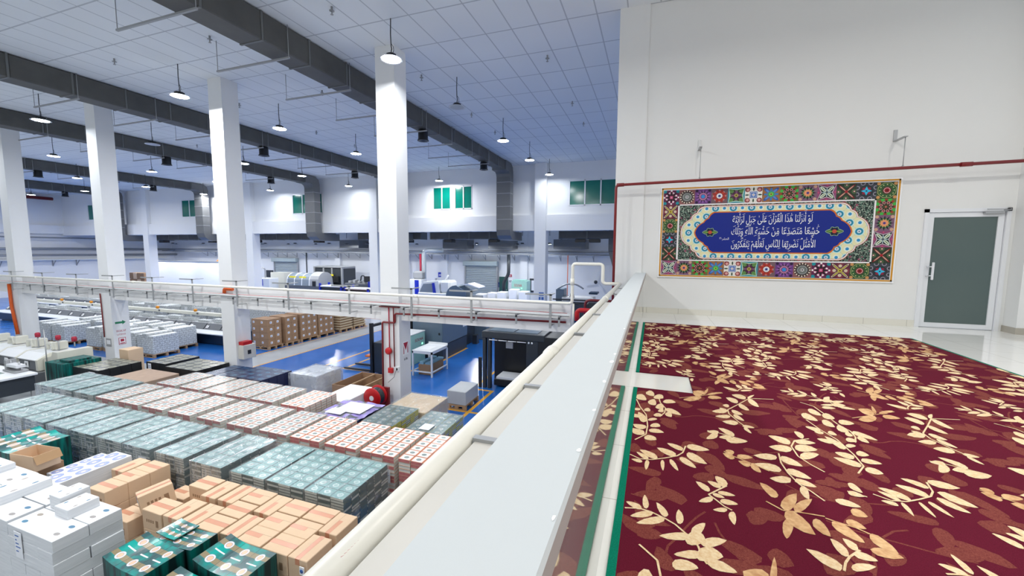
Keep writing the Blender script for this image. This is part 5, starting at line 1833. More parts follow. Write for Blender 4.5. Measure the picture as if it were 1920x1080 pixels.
# grey block on a pallet on the open blue floor
t = thing('paper_block_pallet', 'pale grey paper block on a wooden pallet standing alone on the blue floor', 'paper block', (-5.1, 9.4, 0))
link('pallet', pallet_mesh(.56, .84), t)
MB().bbox(.005, .555, .01, .83, .137, .50, .01).build('paper_block', plain('grey_paper_block', (.52, .54, .55), .6), t)


# ------------------------------------------------------------------ machines on the hall floor
def gatherer(name, label, x0, x1, y0, stations, navy):
    """a gathering line: a long base, a row of feed stations with tagged panels, beacons above"""
    t = thing(name, label, 'machine', (x0, y0, 0))
    t.scale = (1, 1, .70)
    L = x1 - x0
    MB().bbox(0, L, .05, 1.3, .06, .74, .02).box(.1, L - .1, .1, 1.2, 0, .06).build('machine_base', navy, t)
    MB().bbox(-.05, L + .15, -.28, .32, .76, .83, .012).build('front_ledge', M_MWHITE, t)
    w = L / stations
    for k in range(stations):
        xa = k * w + .03
        xb = xa + w - .06
        m = MB().prism([(.30, .84), (.42, .84), (.58, 1.16), (.50, 1.18)], 'x', xa, xb)
        p = m.build('station_panel', M_MGREY, t)
        m = MB().face([(xa + .08, .327, .93), (xa + .24, .327, .93), (xa + .24, .403, 1.07), (xa + .08, .403, 1.07)], 0)
        m.face([(xa + .12, .352, .98), (xa + .17, .352, .98), (xa + .17, .372, 1.02), (xa + .12, .372, 1.02)], 1)
        m.build('number_tag', [M_PAPER, M_INK], p)
        m = MB().prism([(.6, 1.0), (.98, 1.0), (1.02, 1.22), (.62, 1.16)], 'x', xa + .02, xb - .02)
        m.build('feed_tray', M_MWHITE, t)
        m = MB().bbox(xa + .10, xb - .10, .68, .95, 1.2, 1.2 + .10 + .07 * ((k * 5) % 3), .008)
        m.build('paper_pile', M_BANDED, t)
    MB().bbox(.6, L - .8, 1.02, 1.2, 1.48, 1.70, .015).build('control_beam', M_CREAM, t)
    for k in range(stations // 3 + 1):
        xa = .9 + k * (L - 2.2) / max(1, stations // 3)
        MB().box(xa, xa + .07, 1.05, 1.15, .8, 1.5).build('beam_post', M_MWHITE, t)
        MB().lathe([(.05, 1.70), (.05, 1.74), (.07, 1.74), (.08, 1.82), (.05, 1.88), (0, 1.89)], (xa + .3, 1.1, 0), seg=12).build('beacon', M_ORANGEB, t)
        MB().box(xa + .5, xa + .62, 1.01, 1.021, 1.54, 1.66).build('control_panel', M_MGREY, t)
    return t


gl = gatherer('gathering_machine', 'long navy gathering machine with orange beacons behind the second and third hall columns', -36.0, -17.1, 12.25, 18, M_NAVY)
m = MB()
text_on(m, 'GVR', .42, (-27.6 + 36.0, .045, .48), (1, 0, 0), (0, 0, 1), 0)
text_on(m, 'L', .34, (-26.2 + 36.0, .045, .45), (1, 0, 0), (0, 0, 1), 0)
m.build('maker_lettering', M_PAPERL, gl)
gatherer('gathering_machine', 'farther navy gathering machine beyond the third hall column, parallel to the first', -42.0, -31.5, 15.2, 9, M_NAVY)
# paper piles behind the gathering line
r = random.Random(8)
for k in range(10):
    x = -29.2 + k * .98
    hh = 1.15 + .2 * r.random()
    m = MB().bbox(0, .86, 0, .9, .13, hh, .015, 0)
    m.box(.3, .5, -.006, -.001, hh - .4, hh - .15, 1)
    o = m.build('paper_pile_load', [M_BANDED, M_PAPER], None, (x, 14.2, 0))
    tag(o, 'grey-white load of folded paper behind the orange beacons, %s along from the end wall' % ORD[k], 'paper load', 'folded paper loads behind the gathering machine')
    tag(link('pallet', pallet_mesh(.86, .9), o), None)
for k, (x, y, w_, d_, hh) in enumerate(((-18.6, 14.3, 1.4, 1.0, 1.3), (-17.3, 15.6, 1.3, 1.2, 1.15))):
    t = thing('flat_sheet_load', 'flat grey sheets under white paper at the end of the gathering machine, %s one' % ORD[k], 'paper load', (x, y, 0))
    link('pallet', pallet_mesh(w_, d_), t)
    MB().bbox(.01, w_ - .01, .01, d_ - .01, .137, hh, .01).build('sheet_block', M_BANDED, t)
    MB().box(.0, w_, .0, d_, hh, hh + .03).build('cover_paper', M_PAPER, t)
# white signature loads in front of it
def signature_load(x, y, w_, d_, hs, label):
    t = thing('signature_load', label, 'paper load', (x, y, 0), 0, 'white folded signature loads on pallets')
    link('pallet', pallet_mesh(w_, d_), t)
    n = len(hs)
    for k, hh in enumerate(hs):
        MB().bbox(.01 + k * (w_ - .02) / n, .01 + (k + 1) * (w_ - .02) / n - .01, .01, d_ - .01, .137, hh, .012).box(.03 + k * (w_ - .02) / n, (k + 1) * (w_ - .02) / n - .02, .03, d_ - .03, hh, hh + .012, 1).build('signature_pile', [M_BANDED, M_PAPER], t)


k = 0
for row, (y, xs) in enumerate(((9.95, (-19.05, -20.15, -21.25, -22.4, -24.9, -26.0)), (11.0, (-19.6, -20.7, -21.9, -23.0, -24.3, -25.5)))):
    for i, x in enumerate(xs):
        signature_load(x, y, .98, .92, [(.86, .92, .84), (.95, .88, .9), (.8, .98, .86), (.9, .9, .98)][(i + row) % 4], 'white signature load, %s from the second column, %s row before the gathering machine' % (ORD[i], ('nearer', 'farther')[row]))
# the near gathering machine with red beacons
t = thing('collating_machine', 'cream and grey collating machine with three red beacons in front of the fourth hall column', 'machine', (-24.0, 6.55, 0))
L = 6.8
MB().bbox(0, L, .12, 1.0, .0, .55, .02).build('machine_base', M_CHAR, t)
MB().box(0, L, -.05, .14, .50, .54).build('front_rail', M_STEEL, t)
n = 6
for k in range(n):
    xa = k * L / n
    xb = xa + L / n - .16
    p = MB().prism([(.0, .56), (.9, .56), (.9, 1.0), (.25, 1.0), (.02, .86)], 'x', xa, xb, 0).build('station_body', M_MGREY, t)
    MB().prism([(-.01, .84), (.25, 1.005), (.9, 1.005), (.9, 1.03), (.22, 1.03), (-.02, .87)], 'x', xa - .01, xb + .01).build('feed_deck', M_MWHITE, t)
    MB().box(xa + .35, xa + .55, -.012, .0, .62, .80, 0).box(xa + .41, xa + .47, -.013, -.012, .67, .75, 1).build('number_tag', [M_PAPER, M_INK], p)
    MB().prism([(-.03, .56), (.92, .56), (.92, 1.04), (.24, 1.04), (-.03, .88)], 'x', xb + .03, xb + .13).build('station_divider', M_CREAM, t)
    f = MB().tube(bend([(xa + .3, .55, 1.02), (xa + .3, .55, 1.22), (xa + .6, .55, 1.26), (xa + .72, .5, 1.05)], .1), .05, 8)
    f.bbox(xa + .66, xa + .84, .5, .8, 1.05, 1.3, .02)
    f.build('sheet_feeder', M_CREAM, t)
    if k >= n - 2:
        MB().tube([(xa + .9, .55, 1.02), (xa + .9, .55, 1.38)], .018, 8).build('beacon_post', M_STEEL, t)
        MB().lathe([(0, 1.38), (.06, 1.38), (.065, 1.48), (.05, 1.52), (0, 1.53)], (xa + .9, .55, 0), seg=12).build('beacon', M_INKR, t)
MB().prism([(L + .0, .0), (L + .75, .0), (L + .75, 1.16), (L + .5, 1.16), (L + .42, 1.02), (L, .92)], 'y', .1, .9).build('end_guard', M_CREAM, t)
MB().tube([(L + .62, .55, 1.25), (L + .62, .55, 1.40)], .018, 8).build('beacon_post', M_STEEL, t)
MB().lathe([(0, 1.40), (.06, 1.40), (.065, 1.50), (.05, 1.54), (0, 1.55)], (L + .62, .55, 0), seg=12).build('beacon', M_INKR, t)
MB().tube([(L + .42, .0, .4), (L + .42, .0, 1.85)], .015, 6).build('rod', M_STEEL, t)
# delivery table in front of it
t = thing('delivery_table', 'grey delivery table with a white top and a small steel press before the collating machine', 'table', (-17.6, 4.95, 0))
MB().bbox(0, 2.0, 0, .95, .82, .88, .01).build('table_top', M_MWHITE, t)
MB().box(.05, 1.95, .05, .9, .4, .82).build('apron', M_CHAR, t)
for x in (.05, 1.87):
    for y in (.05, .82): MB().box(x, x + .08, y, y + .08, 0, .4).build('leg', M_GREY, t)
MB().box(.2, 1.3, .2, .6, .88, .886).build('cutting_mat', plain('green_cutting_mat', (.18, .25, .22), .6), t)
t = thing('bench_press', 'small steel bench press on the delivery table', 'press', (-16.6, 5.62, .887))
MB().bbox(0, .62, 0, .26, 0, .05, .006).build('press_base', M_STEEL, t)
MB().bbox(.08, .6, .04, .22, .12, .2, .008).build('press_bar', M_ALU, t)
for x in (.1, .52): MB().tube([(x, .13, .05), (x, .13, .28)], .022, 8).build('press_column', M_STEEL, t)
MB().bbox(.0, .1, .04, .24, .05, .3, .006).build('press_head', M_GREY, t)

# brown labelled cartons on pallets by the aisle
LW, LD, LH = .46, .32, .285
cp = thing('labelled_carton', '', 'carton')
MB().bbox(0, LW, 0, LD, 0, LH, .008).build('carton_body', M_CARDD, cp)
MB().box(LW, LW + .002, .10, .20, .10, .19, 0).box(LW + .002, LW + .003, .12, .16, .12, .16, 1).build('address_label', [M_PAPERL, M_INKB], cp)
MB().box(.08, .18, -.002, 0, .11, .2, 0).box(.1, .14, -.003, -.002, .13, .17, 1).build('address_label', [M_PAPERL, M_INKB], cp)
first = True
for p_, (px, py, nm) in enumerate(((-16.05, 12.45, 'first'), (-15.98, 13.25, 'second'), (-15.98, 14.05, 'third'), (-15.98, 15.1, 'fourth'))):
    nyy = 2 if p_ < 2 else 3
    lone_pallet(px - .02, py - .02, 2 * LW + .06, nyy * LD + .06, 'wooden pallet under the labelled cartons by the aisle, %s along it' % nm)
    for l in range(4):
        for i in range(2):
            for j in range(nyy):
                o = cp if first else copy_tree(cp)
                first = False
                o.location = (px + i * (LW + .006), py + j * (LD + .006), .137 + l * (LH + .002))
                tag(o, 'labelled brown carton on the %s aisle pallet, layer %s up, %s, %s row back' % (nm, ('one', 'two', 'three', 'four')[l], ('machine side', 'aisle side')[i], ORD[j]), None, 'labelled cartons by the aisle')
for k in range(2):
    t = thing('crate_load', 'load of pale slatted wooden trays behind the labelled cartons, %s one' % ORD[k], 'crate load', (-15.95, 16.4 + k * 1.0, 0), 0, 'slatted tray loads')
    link('pallet', pallet_mesh(1.0, .9), t)
    for l in range(8): MB().box(0, 1.0, 0, .9, .14 + l * .13, .20 + l * .13, 0).box(.04, .96, .04, .86, .20 + l * .13, .27 + l * .13, 1).build('slatted_tray', [plain('pale_wood_%d_%d' % (k, l), (.55, .45, .3), .7), M_CARDD], t)

# the printing press beyond the hose reel column
t = thing('delivery_gantry', 'tall black press delivery gantry with open front on the blue floor by the parapet', 'machine', (-4.85, 11.25, 0))
W_, D_, H_ = 1.95, 1.0, 1.78
for x, w_ in ((0, .10), (.16, .10), (1.40, .36)):
    MB().bbox(x, x + w_, 0, .14, 0, H_ - .18, .008).build('front_post', M_CHAR, t)
MB().bbox(-.02, W_, -.02, D_, H_ - .20, H_, .015).build('top_cover', M_CHAR, t)
MB().box(.15, .95, .15, .8, H_, H_ + .012).box(1.0, 1.7, .15, .8, H_, H_ + .012).build('lid_panel', M_SLATE, t)
MB().bbox(W_ - .2, W_ + .6, 0, D_ + 1.8, 0, H_ - .05, .015).build('side_cabinet', M_BLACK, t)
MB().box(.02, W_ - .2, D_ - .06, D_, 0.0, H_ - .2).build('back_panel', M_BLACK, t)
for k in range(4): MB().tube([(.22 + k * .30, -.01, H_ - .25), (.49 + k * .30, -.01, H_ - .25)], .014, 6).build('lamp_strip', M_PAPER, t)
MB().bbox(.72, .95, .1, .2, 1.28, 1.48, .01).build('sensor_box', M_STEEL, t)
for k in range(2): MB().lathe([(0, -.03), (.025, -.03), (.03, -.02)], (1.48 + .1 * k, 0, 1.53), 'y', 10).build('push_button', M_PAPER, t)
MB().box(-.14, -.04, .0, .05, 0, .95).build('leaning_board', M_BLACK, t)
MB().bbox(.35, 1.2, .25, .85, .24, .32, .01).build('sheet_pile', M_PAPERL, t)
MB().box(.3, 1.3, .2, .9, .06, .24).build('lift_plate', M_BLACK, t)

t = thing('press_unit', 'slate blue printing press cabinet beyond the hose reel column', 'machine', (-8.9, 13.65, 0))
MB().bbox(.0, 1.35, 0, 2.2, .55, 1.75, .03).build('side_panel', M_SLATE, t)
MB().bbox(.05, 1.33, .0, 2.18, 0, .55, .02).build('plinth', M_CHAR, t)
MB().cbox((1.2, -.005, 1.0), (.06, .02, .09)).build('latch', M_BLACK, t)
MB().box(1.352, 1.356, 1.75, 2.2, .98, 1.12).build('maker_badge', M_PAPERL, t)
MB().bbox(-.7, -.1, .1, 1.0, 0, 1.6, .02).build('feeder_frame', M_BLACK, t)
MB().tube([(-.35, -.02, .5), (-.35, -.02, 1.5)], .05, 8).build('roller', M_STEEL, t)
t = thing('press_console', 'dark press unit at the far end of the slate press', 'machine', (-8.9, 15.95, 0))
MB().bbox(0, 1.15, 0, 1.1, 0, 1.3, .02).build('cabinet_body', M_CHAR, t)
MB().prism([(0, 1.3), (1.1, 1.3), (1.1, 1.36), (0, 1.42)], 'x', .1, 1.0).build('sloping_top', M_MGREY, t)
t = thing('press_unit', 'grey press unit farther along than the dark console', 'machine', (-8.6, 17.4, 0))
MB().bbox(0, 1.3, 0, 1.6, 0, 1.35, .02).build('side_panel', M_SLATE, t)
MB().cbox((1.305, .5, .9), (.02, .5, .2)).build('vent_panel', M_MGREY, t)
tag(MB().box(-7.62, -7.40, 16.5, 16.75, 0, .40).build('waste_bin', M_CHAR), 'small dark bin standing on the blue floor by the press console', 'bin')
t = thing('ink_cabinet', 'pale teal control cabinet with red lettering behind the white table', 'cabinet', (-8.93, 12.5, 0))
MB().bbox(0, .72, 0, .95, .0, 1.12, .015).build('cabinet_body', M_TEAL, t)
MB().bbox(-.01, .73, -.01, .96, 1.12, 1.16, .01).build('cabinet_top', M_MWHITE, t)
m = MB()
text_on(m, 'SOLNA', .16, (.725, .52, .88), (0, 1, 0), (0, 0, 1), 0, width=.55)
m.build('maker_lettering', M_INKR, t)
MB().box(.721, .727, .70, .78, .66, .72).build('indicator_lamp', M_GREENLED, t)
for k in range(4): MB().lathe([(0, .722), (.02, .722), (.02, .74), (0, .74)], (0, .12 + k * .1, .5), 'x', 8).build('knob', M_BLACK, t)
# white table with a carton below
t = thing('steel_table', 'white steel table with a lower rail and a paper sheet, on the blue floor', 'table', (-7.57, 11.55, 0))
TW, TD, TH = .77, 1.10, .88
MB().bbox(0, TW, 0, TD, TH - .03, TH, .006).build('table_top', M_MWHITE, t)
MB().box(0, TW, 0, .02, TH - .10, TH - .03).box(0, TW, TD - .02, TD, TH - .10, TH + .06).box(0, .02, .02, TD - .02, TH - .10, TH - .03).box(TW - .02, TW, .02, TD - .02, TH - .10, TH - .03).build('apron', M_MWHITE, t)
for x in (0, TW - .05):
    for y in (0, TD - .05): MB().box(x, x + .05, y, y + .05, 0, TH - .03).build('leg', M_MWHITE, t)
MB().box(.05, TW - .05, .005, .035, .14, .18).box(TW - .04, TW - .01, .05, TD - .05, .14, .18).box(.01, .04, .05, TD - .05, .14, .18).build('lower_rail', M_MWHITE, t)
tag(MB().box(-7.42, -7.02, 11.75, 12.25, .881, .885).build('paper_sheet', M_PAPER), 'white paper sheet on the steel table', 'paper')
t = thing('plate_carton', 'brown carton of pale blue plates under the steel table', 'carton', (-7.45, 11.75, 0))
MB().bbox(0, .5, 0, .85, 0, .36, .01).build('carton_body', M_CARDD, t)
MB().box(.05, .2, .0, .9, .36, .44).box(.25, .45, .02, .95, .36, .41).build('plate_bundle', plain('pale_blue_plates', (.25, .45, .55), .4), t)
# pallet stacker behind the column
t = thing('pallet_stacker', 'black pallet stacker with forks and a brown board on them, behind the hose reel column', 'stacker', (-9.75, 11.2, 0))
MB().box(.75, .85, .0, .10, 0, 1.75).build('mast_post', M_BLACK, t)
MB().box(.75, .85, .75, .85, 0, 1.75).build('mast_post', M_BLACK, t)
MB().box(.75, .85, .10, .75, 1.62, 1.70).box(.76, .84, .10, .75, .9, .96).build('mast_crossbar', M_BLACK, t)
MB().bbox(.86, 1.25, .05, .8, .05, 1.1, .02).build('battery_housing', M_CHAR, t)
for y in (.1, .66): MB().box(-.45, .75, y, y + .1, .04, .09).build('fork', M_BLACK, t)
MB().box(-.15, .6, .85, 1.6, .30, .36).box(.1, .2, 1.0, 1.1, 0, .3).box(.1, .2, 1.4, 1.5, 0, .3).build('lift_board', M_ORTRI, t)


# ------------------------------------------------------------------ the far bay
def span(x0, x1, yt, yb, Y):
    """x-range and z-range seen between two pixels at depth Y"""
    a, b = atY(x0, yt, Y), atY(x1, yb, Y)
    return a.x, b.x, b.z, a.z


def shutter(name, xa, xb, zt, label):
    t = thing(name, label, 'roller shutter', ((xa + xb) / 2, 30.9, 0))
    w_ = (xb - xa) / 2
    m = MB()
    n = 20
    for k in range(n):
        z = k * (zt - .1) / n
        m.prism([(0, z), (-.05, z + .02), (-.05, z + .10), (0, z + (zt - .1) / n)], 'x', -w_, w_)
    m.build('slat_curtain', M_ROLLER, t)
    MB().bbox(-w_ - .15, w_ + .15, -.35, .05, zt - .12, zt + .26, .03).build('hood', M_DUCTL if 0 else plain('shutter_hood_' + name[-1:], (.36, .43, .45), .4), t)
    for s in (-1, 1): MB().box(s * (w_ + .06) - .06, s * (w_ + .06) + .06, -.1, .05, 0, zt).build('guide_rail', M_STEEL, t)


shutter('roller_shutter', -14.82, -12.07, 3.06, 'grey roller shutter in the back wall, between the facade columns nearest the parapet')
shutter('roller_shutter', -36.1, -33.2, 3.07, 'grey roller shutter in the back wall behind the machine with yellow stickers')
d = struct('door_2', MB().bbox(-11.85, -11.1, 30.9, 31.0, 0, 2.08, .01), M_DARKGREEN, label='dark green door in the back wall')
MB().cbox((-11.2, 30.88, 1.0), (.05, .04, .14)).build('door_handle', M_STEEL, d)
struct('door_3', MB().bbox(-37.4, -36.5, 30.9, 31.0, 0, 2.05, .01), M_CHAR, label='dark doorway in the back wall beside the shutter')
w = struct('window_8', MB().box(-9.25, -8.65, 30.93, 31.0, .9, 2.0), M_CHAR, label='small dark framed window in the back wall')
MB().box(-9.1, -8.8, 30.9, 30.93, 1.05, 1.85).build('window_pane', M_PAPERL, w)
# upper lining of the back bay, pilasters and services
b = MB()
b.box(-51.3, 3, 30.75, 31, 4.0, ZC)
struct('wall_back_upper', b, M_HALLWALL, label='upper part of the back wall, set slightly forward')
for i, x in enumerate((-9.7, -16.8, -20.6, -28.1, -39)):
    struct('column.%03d' % (i + 20), MB().box(x - .3, x + .3, 30.72, 31, 0, ZC), M_HALLWALL, label='shallow white pilaster on the back wall, %s from the parapet end' % ORD[i])
tag(MB().tube([(-51.3, 30.2, 4.15), (3, 30.2, 4.15)], .06, 8).build('service_pipe', M_STEEL), 'long grey service pipe along the back wall', 'pipe')
tag(MB().tube([(-51.3, 29.8, 3.95), (3, 29.8, 3.95)], .04, 8).build('service_pipe', M_GREY), 'thin dark service pipe below the long grey one on the back wall', 'pipe')
t = thing('cable_ladder', 'grey cable ladder on angled brackets along the back wall', 'cable ladder', (0, 30.3, 3.86))
MB().box(-50, -3, -.25, .25, 0, .05).build('ladder_run', M_STEEL, t)
for k in range(34):
    x = -4.2 - k * 1.25
    MB().box(x - .025, x + .025, .36, .40, -.45, 0).prism([(.36, -.42), (.40, -.42), (-.2, -.03), (-.24, -.03)], 'x', x - .02, x + .02).build('angle_bracket', M_GREY, t)
for i, (x, zt, zb, mt, nm, r_) in enumerate(((-20.4, 3.9, 1.2, M_RED, 'bright red', .07), (-18.6, 3.9, 1.2, M_INKR, 'dark maroon', .09), (-6.0, 4.0, 1.4, M_ORANGE, 'thin orange', .03), (-31.0, 3.9, .8, M_CHAR, 'dark grey', .06))):
    tag(MB().tube([(x, 29.92, min(zt, 3.88)), (x, 29.92, 0)], r_, 8).build('drop_pipe', mt), '%s vertical pipe on the back wall' % nm, 'pipe')
tag(MB().tube(bend([(-10.6, 29.7, 3.9), (-10.6, 29.7, 2.4), (-11.0, 29.7, 1.7), (-11.0, 29.7, 0)], .2), .13, 10).build('exhaust_hose', M_CHAR), 'black flexible exhaust hose on the back wall beside the green door', 'hose')
tag(MB().tube(bend([(atY(795, 500, 27.5).x, 27.5, 0), (atY(795, 500, 27.5).x, 27.5, 4.2), (atY(830, 472, 27.5).x, 27.5, 4.2)], .4), .17, 12).build('exhaust_pipe', plain('pale_grey_pipe', (.55, .6, .62), .35, .2)), 'pale grey bent exhaust pipe above the white machine', 'pipe')
tag(MB().tube([(-31.6, 24, 0), (-31.6, 24, 4.6)], .12, 10).build('pale_post', M_ALU), 'pale round post in front of the bright partition', 'post')
# horizontal ducts across the bay behind the band beam
for i, (xa, xb) in enumerate(((-13.7, -8.2), (-19.4, -14.4), (-30.6, -22.0), (-41.5, -33.0), (-5.2, -2.0))):
    t = thing('air_duct', 'dark duct running across the far bay below the band beam, %s from the parapet' % ORD[i], 'duct', (0, 23.62, 0))
    for x in (xa + .6, xb - .6): MB().tube([(x, 0, 5.34), (x, 0, 8.95)], .012, 5).build('hanger_rod', M_GREY, t)
    MB().bbox(xa, xb, -.35, .35, 4.92, 5.36, .03).build('duct_section', M_DUCT, t)
    n = max(2, int((xb - xa) / 1.2))
    for k in range(n + 1):
        x = xa + (xb - xa) * k / n
        MB().box(x - .03, x + .03, -.37, .37, 4.90, 5.38).build('flange', M_DUCTG, t)
    for x in (xa + 1.2, xb - 1.2): MB().bbox(x - .3, x + .3, -.25, .25, 4.70, 4.90, .02).build('outlet', M_BLACK, t)
for i, (xa, xb) in enumerate(((-16.2, -14.0), (-12.2, -10.2), (-26.6, -24.5), (-7.0, -4.6))):
    tag(MB().bbox(xa, xb, 29.4, 30.715, 4.35, 5.05, .02).build('air_handler', M_DUCTL), 'grey box-shaped air outlet near the back wall, %s of four' % ORD[i], 'air handler')
for i, (x, lit) in enumerate(((-6.2, 1), (-8.0, 0), (-11.2, 1), (-16.6, 1), (-20.0, 0), (-23.6, 1), (-27.0, 1), (-30.2, 0), (-33.4, 1), (-37.5, 1), (-41.5, 1), (-45.5, 1))):  # outermost lamp added to light the dark end of the bay
    o = dup(protos['lit_lamp_lens' if lit else 'unlit_lamp_lens'], (x, 25.0, 4.62), '%s pendant lamp in the far bay, %s from the parapet end' % ('lit' if lit else 'unlit', ORD[i]), None, 'pendant lamps in the far bay')
    o2 = dup(protos['dim_lamp_lens'], (x - 1.5, 28.6, 4.62), 'added fill lamp in the rear row of the far bay, %s from the parapet end' % ORD[i], None, 'pendant lamps in the far bay')  # rear row is added to brighten the back of the bay
    for ch in list(o.children) + list(o2.children):
        if ch.name.startswith('cord'): ch.scale = (1, 1, 5.42)
struct('trim_left', MB().box(-51.3, -51.0, -8, 31, 5.45, 6.2), M_HALLWALL, label='white band along the hall end wall')
for z, r_, nm in ((5.1, .07, 'upper'), (4.1, .12, 'middle'), (3.55, .10, 'lower')):
    tag(MB().tube([(-50.8, -8, z), (-50.8, 30.9, z)], r_, 8).build('wall_pipe', M_STEEL), '%s grey pipe along the hall end wall' % nm, 'pipe')
t = thing('wall_shelf', 'long white shelf on dark angled brackets along the hall end wall', 'shelf', (-51.3, 0, 3.1))
MB().box(0, .6, -6, 30, 0, .05).build('shelf_board', M_TRAY, t)
for k in range(18): MB().box(.0, .05, -3 + k * 1.6, -2.94 + k * 1.6, -.55, 0).prism([(.0, -.5), (.05, -.5), (.55, -.03), (.5, -.03)], 'y', -3 + k * 1.6, -2.94 + k * 1.6).build('shelf_bracket', M_GREY, t)
# posters and small things on the back wall
for i, (px, py, w_, h_, mt, nm) in enumerate(((826, 515, .45, .4, M_BLUE, 'blue'), (818, 523, .3, .4, M_PAPERL, 'pale grey'), (826, 529, .6, .22, M_YELLOW, 'orange and yellow'), (822, 517, .001, .001, M_PAPERL, 'x'), (834, 523, .25, .35, M_CREAM, 'cream'),
                                        (938, 534, .3, .4, M_BLUE, 'small blue'), (957, 527, .35, .4, M_PAPER, 'white'), (840 - 5, 517, .001, .001, M_PAPER, 'x'), (821, 516, .001, .001, M_PAPER, 'x'), (957, 517, .25, .2, M_INKR, 'small red'), (833, 517, .001, .001, M_PAPER, 'x'))):
    if nm == 'x': continue
    p = atY(px, py, 30.98)
    m = MB().box(p.x - w_ / 2, p.x + w_ / 2, 30.97, 30.995, p.z - h_ / 2, p.z + h_ / 2, 0).box(p.x - w_ * .35, p.x + w_ * .35, 30.968, 30.97, p.z, p.z + h_ * .12, 1).box(p.x - w_ * .35, p.x + w_ * .2, 30.968, 30.97, p.z - h_ * .25, p.z - h_ * .13, 1)
    tag(m.build('notice', [mt, M_INK if mt in (M_PAPER, M_PAPERL, M_CREAM, M_YELLOW) else M_PAPER]), '%s notice on the back wall beside the shutter or green door' % nm, 'notice')
# the bright white partition and what stands at it
x0, x1, z0, z1 = span(292, 410, 489, 530, 26)
t = thing('white_partition', 'low bright white partition in the far bay behind the second hall column', 'partition', (0, 26, 0))
MB().box(x0, x1 + 3.5, 0, .12, 0, z1).build('board', M_PAPER, t)
MB().box(x0 - .1, x1 + 3.6, -.06, .18, z1, z1 + .07).build('top_rail', M_STEEL, t)
tag(MB().prism([(x1 - .2, z1 + .08), (x1 + 1.6, z1 + .08), (x1 + 1.6, z1 + 1.1)], 'y', 26.0, 26.1).build('orange_fin', M_ORTRI), 'orange triangular fin above the white partition', 'panel')
x0, x1, z0, z1 = span(242, 271, 509, 523, 25)
r = random.Random(2)
for k in range(4):
    for l in range(3):
        ww = (x1 - x0) / 4
        tag(MB().bbox(x0 + k * ww, x0 + (k + 1) * ww - .04, 25, 25.7, .0 + l * .62, .0 + l * .62 + .60, .02).build('carton', M_CARDD if (k + l) % 3 else M_CARD), 'red-brown carton, %s layer up and %s along in the far bay pile' % (ORD[l], ORD[k]), 'carton', 'cartons piled in the far bay')


def simple_machine(name, label, x0, x1, y0, dep, zb, zt, body, extra):
    t = thing(name, label, 'machine', (x0, y0, 0))
    MB().bbox(0, x1 - x0, 0, dep, 0, zb, .03).build('machine_base', body, t)
    extra(t, x1 - x0, dep, zb, zt)
    return t


def ex_guard(tint, stickers, endmat):
    def f(t, L, D, zb, zt):
        prof = [(0, zb)] + [(D / 2 - D / 2 * math.cos(a), zb + (zt - zb) * math.sin(a) ** .6) for a in [math.pi * k / 10 for k in range(1, 10)]] + [(D, zb)]
        MB().prism(prof, 'x', .25, L - .9).build('guard_hood', tint, t)
        for k in range(4):
            x = .25 + (L - 1.2) * k / 3
            MB().prism([(p[0], p[1] + .02) for p in prof], 'x', x - .03, x + .05).build('hood_rib', M_MWHITE, t)
        MB().prism([(p[0], zb + (p[1] - zb) * 1.12) for p in prof], 'x', L - .9, L).build('end_cover', endmat, t)
        MB().box(L - .6, L - .25, -.012, .0, zb + .0, zb + .4).build('end_window', M_BLACK, t)
        for s in stickers:
            MB().box(s * L - .35, s * L + .35, -.02 + .12, .0 + .12, zb + .15, zb + .75).build('warning_sticker', M_YELLOW, t)
    return f


a = atY(533, 520, 25.5); b = atY(596, 520, 25.5)
simple_machine('binding_machine', 'grey binding machine with a clear hood and two yellow stickers in the far bay', a.x, b.x, 25.5, 1.6, 1.25, 2.25, M_MGREY, ex_guard(M_TINT, (.22, .52), M_GREY))
a = atY(586, 520, 27.6); b = atY(640, 520, 27.6)


def ex_cabin(t, L, D, zb, zt):
    MB().bbox(0, L, .2, D, zb, zt - .1, .08).build('cabin', M_CHAR, t)
    for x in (.0, L * .33, L * .62, L - .15): MB().bbox(x, x + .14, .1, D, zb, zt, .03).build('cabin_frame', M_GREY, t)
    MB().bbox(L * .1, L - .1, .1, D, zt - .12, zt + .03, .03).build('roof', M_GREY, t)
    MB().box(L * .45, L * .45 + .8, .08, .1, zb + .35, zb + .9).build('warning_sticker', M_YELLOW, t)
    MB().bbox(L * .68, L * .68 + .7, -.05, .1, zb + .2, zb + .75, .02).build('screen', M_BLACK, t)


simple_machine('trimming_machine', 'dark cabin machine with grey frames behind the binding machine in the far bay', a.x, b.x, 27.6, 1.8, 1.2, 2.75, M_MGREY, ex_cabin)
a = atY(642, 525, 26); b = atY(698, 525, 26)


def ex_low(t, L, D, zb, zt):
    MB().bbox(.1, L - .2, .1, D - .2, zb, zb + .25, .03).build('conveyor', M_MGREY, t)
    MB().bbox(L * .72, L * .72 + .55, .0, .1, zb + .4, zb + .85, .02).build('monitor', M_BLACK, t)
    MB().tube(bend([(L * .45, .5, zb), (L * .5, .5, zb + .85), (L * .6, .5, zb + .85), (L * .65, .5, zb)], .15), .05, 8).build('hoop', M_CHAR, t)
    for k in range(5): MB().bbox(.3 + k * .45, .55 + k * .45, .3, .7, zb + .25, zb + .42 + .1 * (k % 2), .02).build('gripper_unit', M_GREY, t)
    MB().bbox(L - .35, L, -.1, .3, zb - .2, zb + .45, .02).build('blue_cover', M_BLUE, t)


